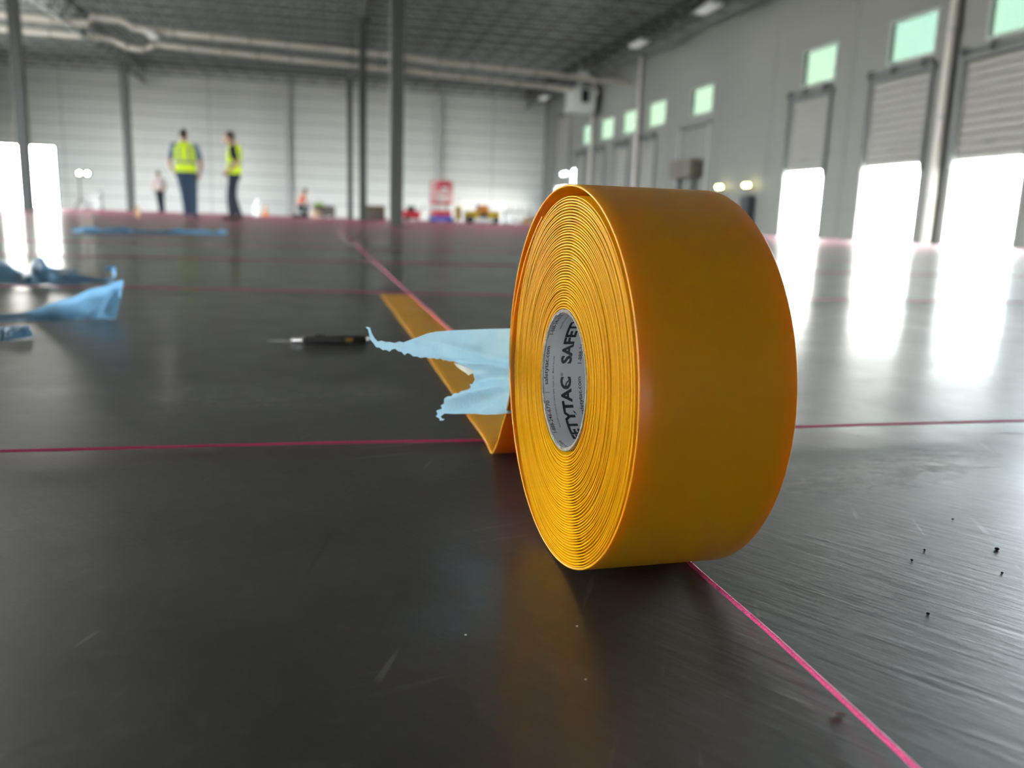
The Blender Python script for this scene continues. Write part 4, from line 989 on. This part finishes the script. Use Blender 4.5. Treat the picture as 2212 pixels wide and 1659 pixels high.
# yellow floor machine
o = empty('floor_machine', (7.0, 37.6, 0)); tag(o, 'low yellow ride-on floor machine with an orange hump near the far corner', 'machine')
MB().bbox(-0.75, -0.15, -0.4, 0.4, 0.22, 0.55, 0.06).build('hood', 'yellow', o, True); MB().bbox(0.25, 0.80, -0.4, 0.4, 0.22, 0.55, 0.06).build('rear_body', 'yellow', o, True)
MB().bbox(-0.2, 0.3, -0.35, 0.35, 0.25, 0.42, 0.03).build('footwell', 'darkgrey', o); MB().bbox(-0.18, 0.32, -0.28, 0.28, 0.42, 0.82, 0.08).build('seat', 'orange', o, True)
MB().tube([(-0.3, 0, 0.5), (-0.18, 0, 0.80)], 0.025, 6).build('steering_post', 'black', o); MB().tube([(-0.20+0.02*math.sin(k), 0.16*math.cos(k*PI/6), 0.82+0.08*math.sin(k*PI/6)) for k in range(13)], 0.015, 6).build('steering_wheel', 'black', o)
for sx in (-0.55, 0.6):
    for sy in (-0.38, 0.38): MB().tube([(sx, sy-0.06, 0.17), (sx, sy+0.06, 0.17)], 0.17, 14).build('wheel', 'black', o, True)
MB().bbox(-0.35, 0.45, -0.52, -0.40, 0.06, 0.22, 0.02).build('brush_skirt', 'white', o)
o = empty('yellow_cart', (5.95, 37.5, 0)); tag(o, 'narrow upright yellow hand cart left of the floor machine', 'cart')
MB().box(-0.14, 0.14, -0.25, 0.25, 0.12, 0.16).build('toe_plate', 'yellow', o); MB().bbox(-0.14, 0.14, 0.05, 0.2, 0.16, 0.72, 0.02).build('load_box', 'yellow', o)
for s in (-0.12, 0.12): MB().tube([(s, 0.24, 0.1), (s, 0.26, 1.0)], 0.016, 6).build('upright', 'yellow', o); MB().tube([(s-0.025, 0.24, 0.1), (s+0.025, 0.24, 0.1)], 0.10, 12).build('wheel', 'black', o, True)
MB().tube([(-0.12, 0.26, 1.0), (0.12, 0.26, 1.0)], 0.016, 6).build('handle', 'black', o)
# cluster in the corner: tool rack, white bucket, orange box
o = empty('tool_rack', (9.05, 39.0, 0)); tag(o, 'dark rack of upright long-handled tools in the far corner', 'tool rack')
MB().box(-0.7, 0.7, -0.2, 0.2, 0.0, 0.06).build('base', 'steel', o); MB().box(-0.7, 0.7, 0.12, 0.16, 0.55, 0.60).build('rail', 'steel', o)
for s in (-0.66, 0.66): MB().box(s-0.03, s+0.03, 0.1, 0.16, 0.06, 0.6).build('upright', 'steel', o)
for k in range(9): MB().tube([(-0.6+k*0.15, -0.1, 0.06), (-0.6+k*0.15+0.03*math.sin(k*2.1), 0.10, 0.75+0.22*abs(math.sin(k*1.7)))], 0.020, 6).build('tool_handle', 'darkgrey', o)
o = empty('white_bucket', (8.55, 37.4, 0)); tag(o, 'white bucket in front of the dark tool rack', 'bucket')
MB().loft([(0, 0, 0, .13, .13), (0, 0, .34, .16, .16), (0, 0, .35, .17, .17), (0, 0, .38, .17, .17)], 16).build('pail', 'white', o, True); MB().tube([(-.16, 0, .34), (-.1, 0, .46), (.1, 0, .46), (.16, 0, .34)], .008, 6).build('handle', 'silver', o); MB().loft([(0, 0, .38, .165, .165), (0, 0, .395, .165, .165)], 16).build('lid', 'white', o, True)
o = empty('orange_box', (9.15, 37.2, 0)); tag(o, 'pale orange cardboard box on the floor beside the white bucket', 'box')
MB().bbox(-0.32, 0.32, -0.2, 0.2, 0, 0.28, 0.01).build('carton', 'cardbox', o); MB().box(-0.03, 0.03, -0.202, 0.202, 0.0, 0.283).build('packing_tape', 'tan', o); MB().add([(-0.32, -0.2, .281), (0.32, -0.2, .281), (0.32, -0.36, .36), (-0.32, -0.36, .36)], [(0, 1, 2, 3)]).build('flap', 'cardbox', o)
# white canister and orange cone right of the workers
o = empty('white_canister', (-2.72, 38.5, 0)); tag(o, 'glossy white canister on the floor to the right of the two workers', 'canister')
MB().loft([(0, 0, 0, .16, .16), (0, 0, .50, .17, .17), (0, 0, .56, .12, .12), (0, 0, .60, .08, .08)], 18).build('tank', 'white', o, True); MB().tube([(0, 0, .6), (0, 0, .70)], .035, 10).build('cap', 'silver', o, True)
o = empty('traffic_cone', (-2.46, 39.6, 0)); tag(o, 'orange traffic cone just behind the white canister', 'cone')
MB().loft([(0, 0, .03, .15, .15), (0, 0, .48, .035, .035)], 18).build('cone_body', 'orange', o, True); MB().box(-.2, .2, -.2, .2, 0, .03).build('base', 'orange', o); MB().loft([(0, 0, .25, .098, .098), (0, 0, .35, .075, .075)], 18).build('collar', 'white', o, True)
o = empty('white_bottle', (-3.4, 17.2, 0)); tag(o, 'small pale bottle on the floor at the foot of the slim column', 'bottle')
MB().loft([(0, 0, 0, .045, .045), (0, 0, .16, .048, .048), (0, 0, .20, .02, .02), (0, 0, .235, .02, .02)], 14).build('bottle_body', 'cardbox', o, True); MB().loft([(0, 0, .235, .024, .024), (0, 0, .26, .024, .024)], 12).build('cap', 'white', o, True)
# work light on a stand
o = empty('work_light', (-10.05, 40.0, 0)); tag(o, 'tripod work light with two glowing lamp heads at left', 'work light')
MB().tube([(-0.12, 0, 0.35), (-0.12, 0, 1.45)], 0.03, 8).build('pole', 'colsteel', o, True)
for a in (0.4, 2.5, 4.6): MB().tube([(-0.12, 0, 0.55), (-0.12+0.45*math.cos(a), 0.45*math.sin(a), 0.0)], 0.022, 6).build('leg', 'colsteel', o)
MB().tube([(-0.2, 0, 1.45), (0.3, 0, 1.45)], 0.02, 6).build('crossbar', 'colsteel', o)
for s in (-0.10, 0.22):
    MB().bbox(s-0.13, s+0.13, -0.04, 0.06, 1.46, 1.66, 0.02).build('lamp_head', 'darkgrey', o)
    MB().tube([(s, -0.045, 1.56), (s, -0.055, 1.56)], 0.055, 14).build('lamp_lens', 'worklamp', o)
o = empty('tool_cart', (-9.80, 40.5, 0)); tag(o, 'low grey tool cart behind the work light', 'cart')
MB().bbox(-0.3, 0.35, -0.25, 0.25, 0.45, 0.62, 0.02).build('tray', 'frame', o); MB().bbox(-0.3, 0.35, -0.25, 0.25, 0.12, 0.25, 0.02).build('lower_tray', 'frame', o)
for sx in (-0.28, 0.33):
    for sy in (-0.22, 0.22): MB().tube([(sx, sy, 0.08), (sx, sy, 0.9 if sx > 0 else 0.5)], 0.015, 6).build('post', 'steel', o); MB().tube([(sx, sy-0.02, 0.05), (sx, sy+0.02, 0.05)], 0.05, 10).build('caster', 'black', o)
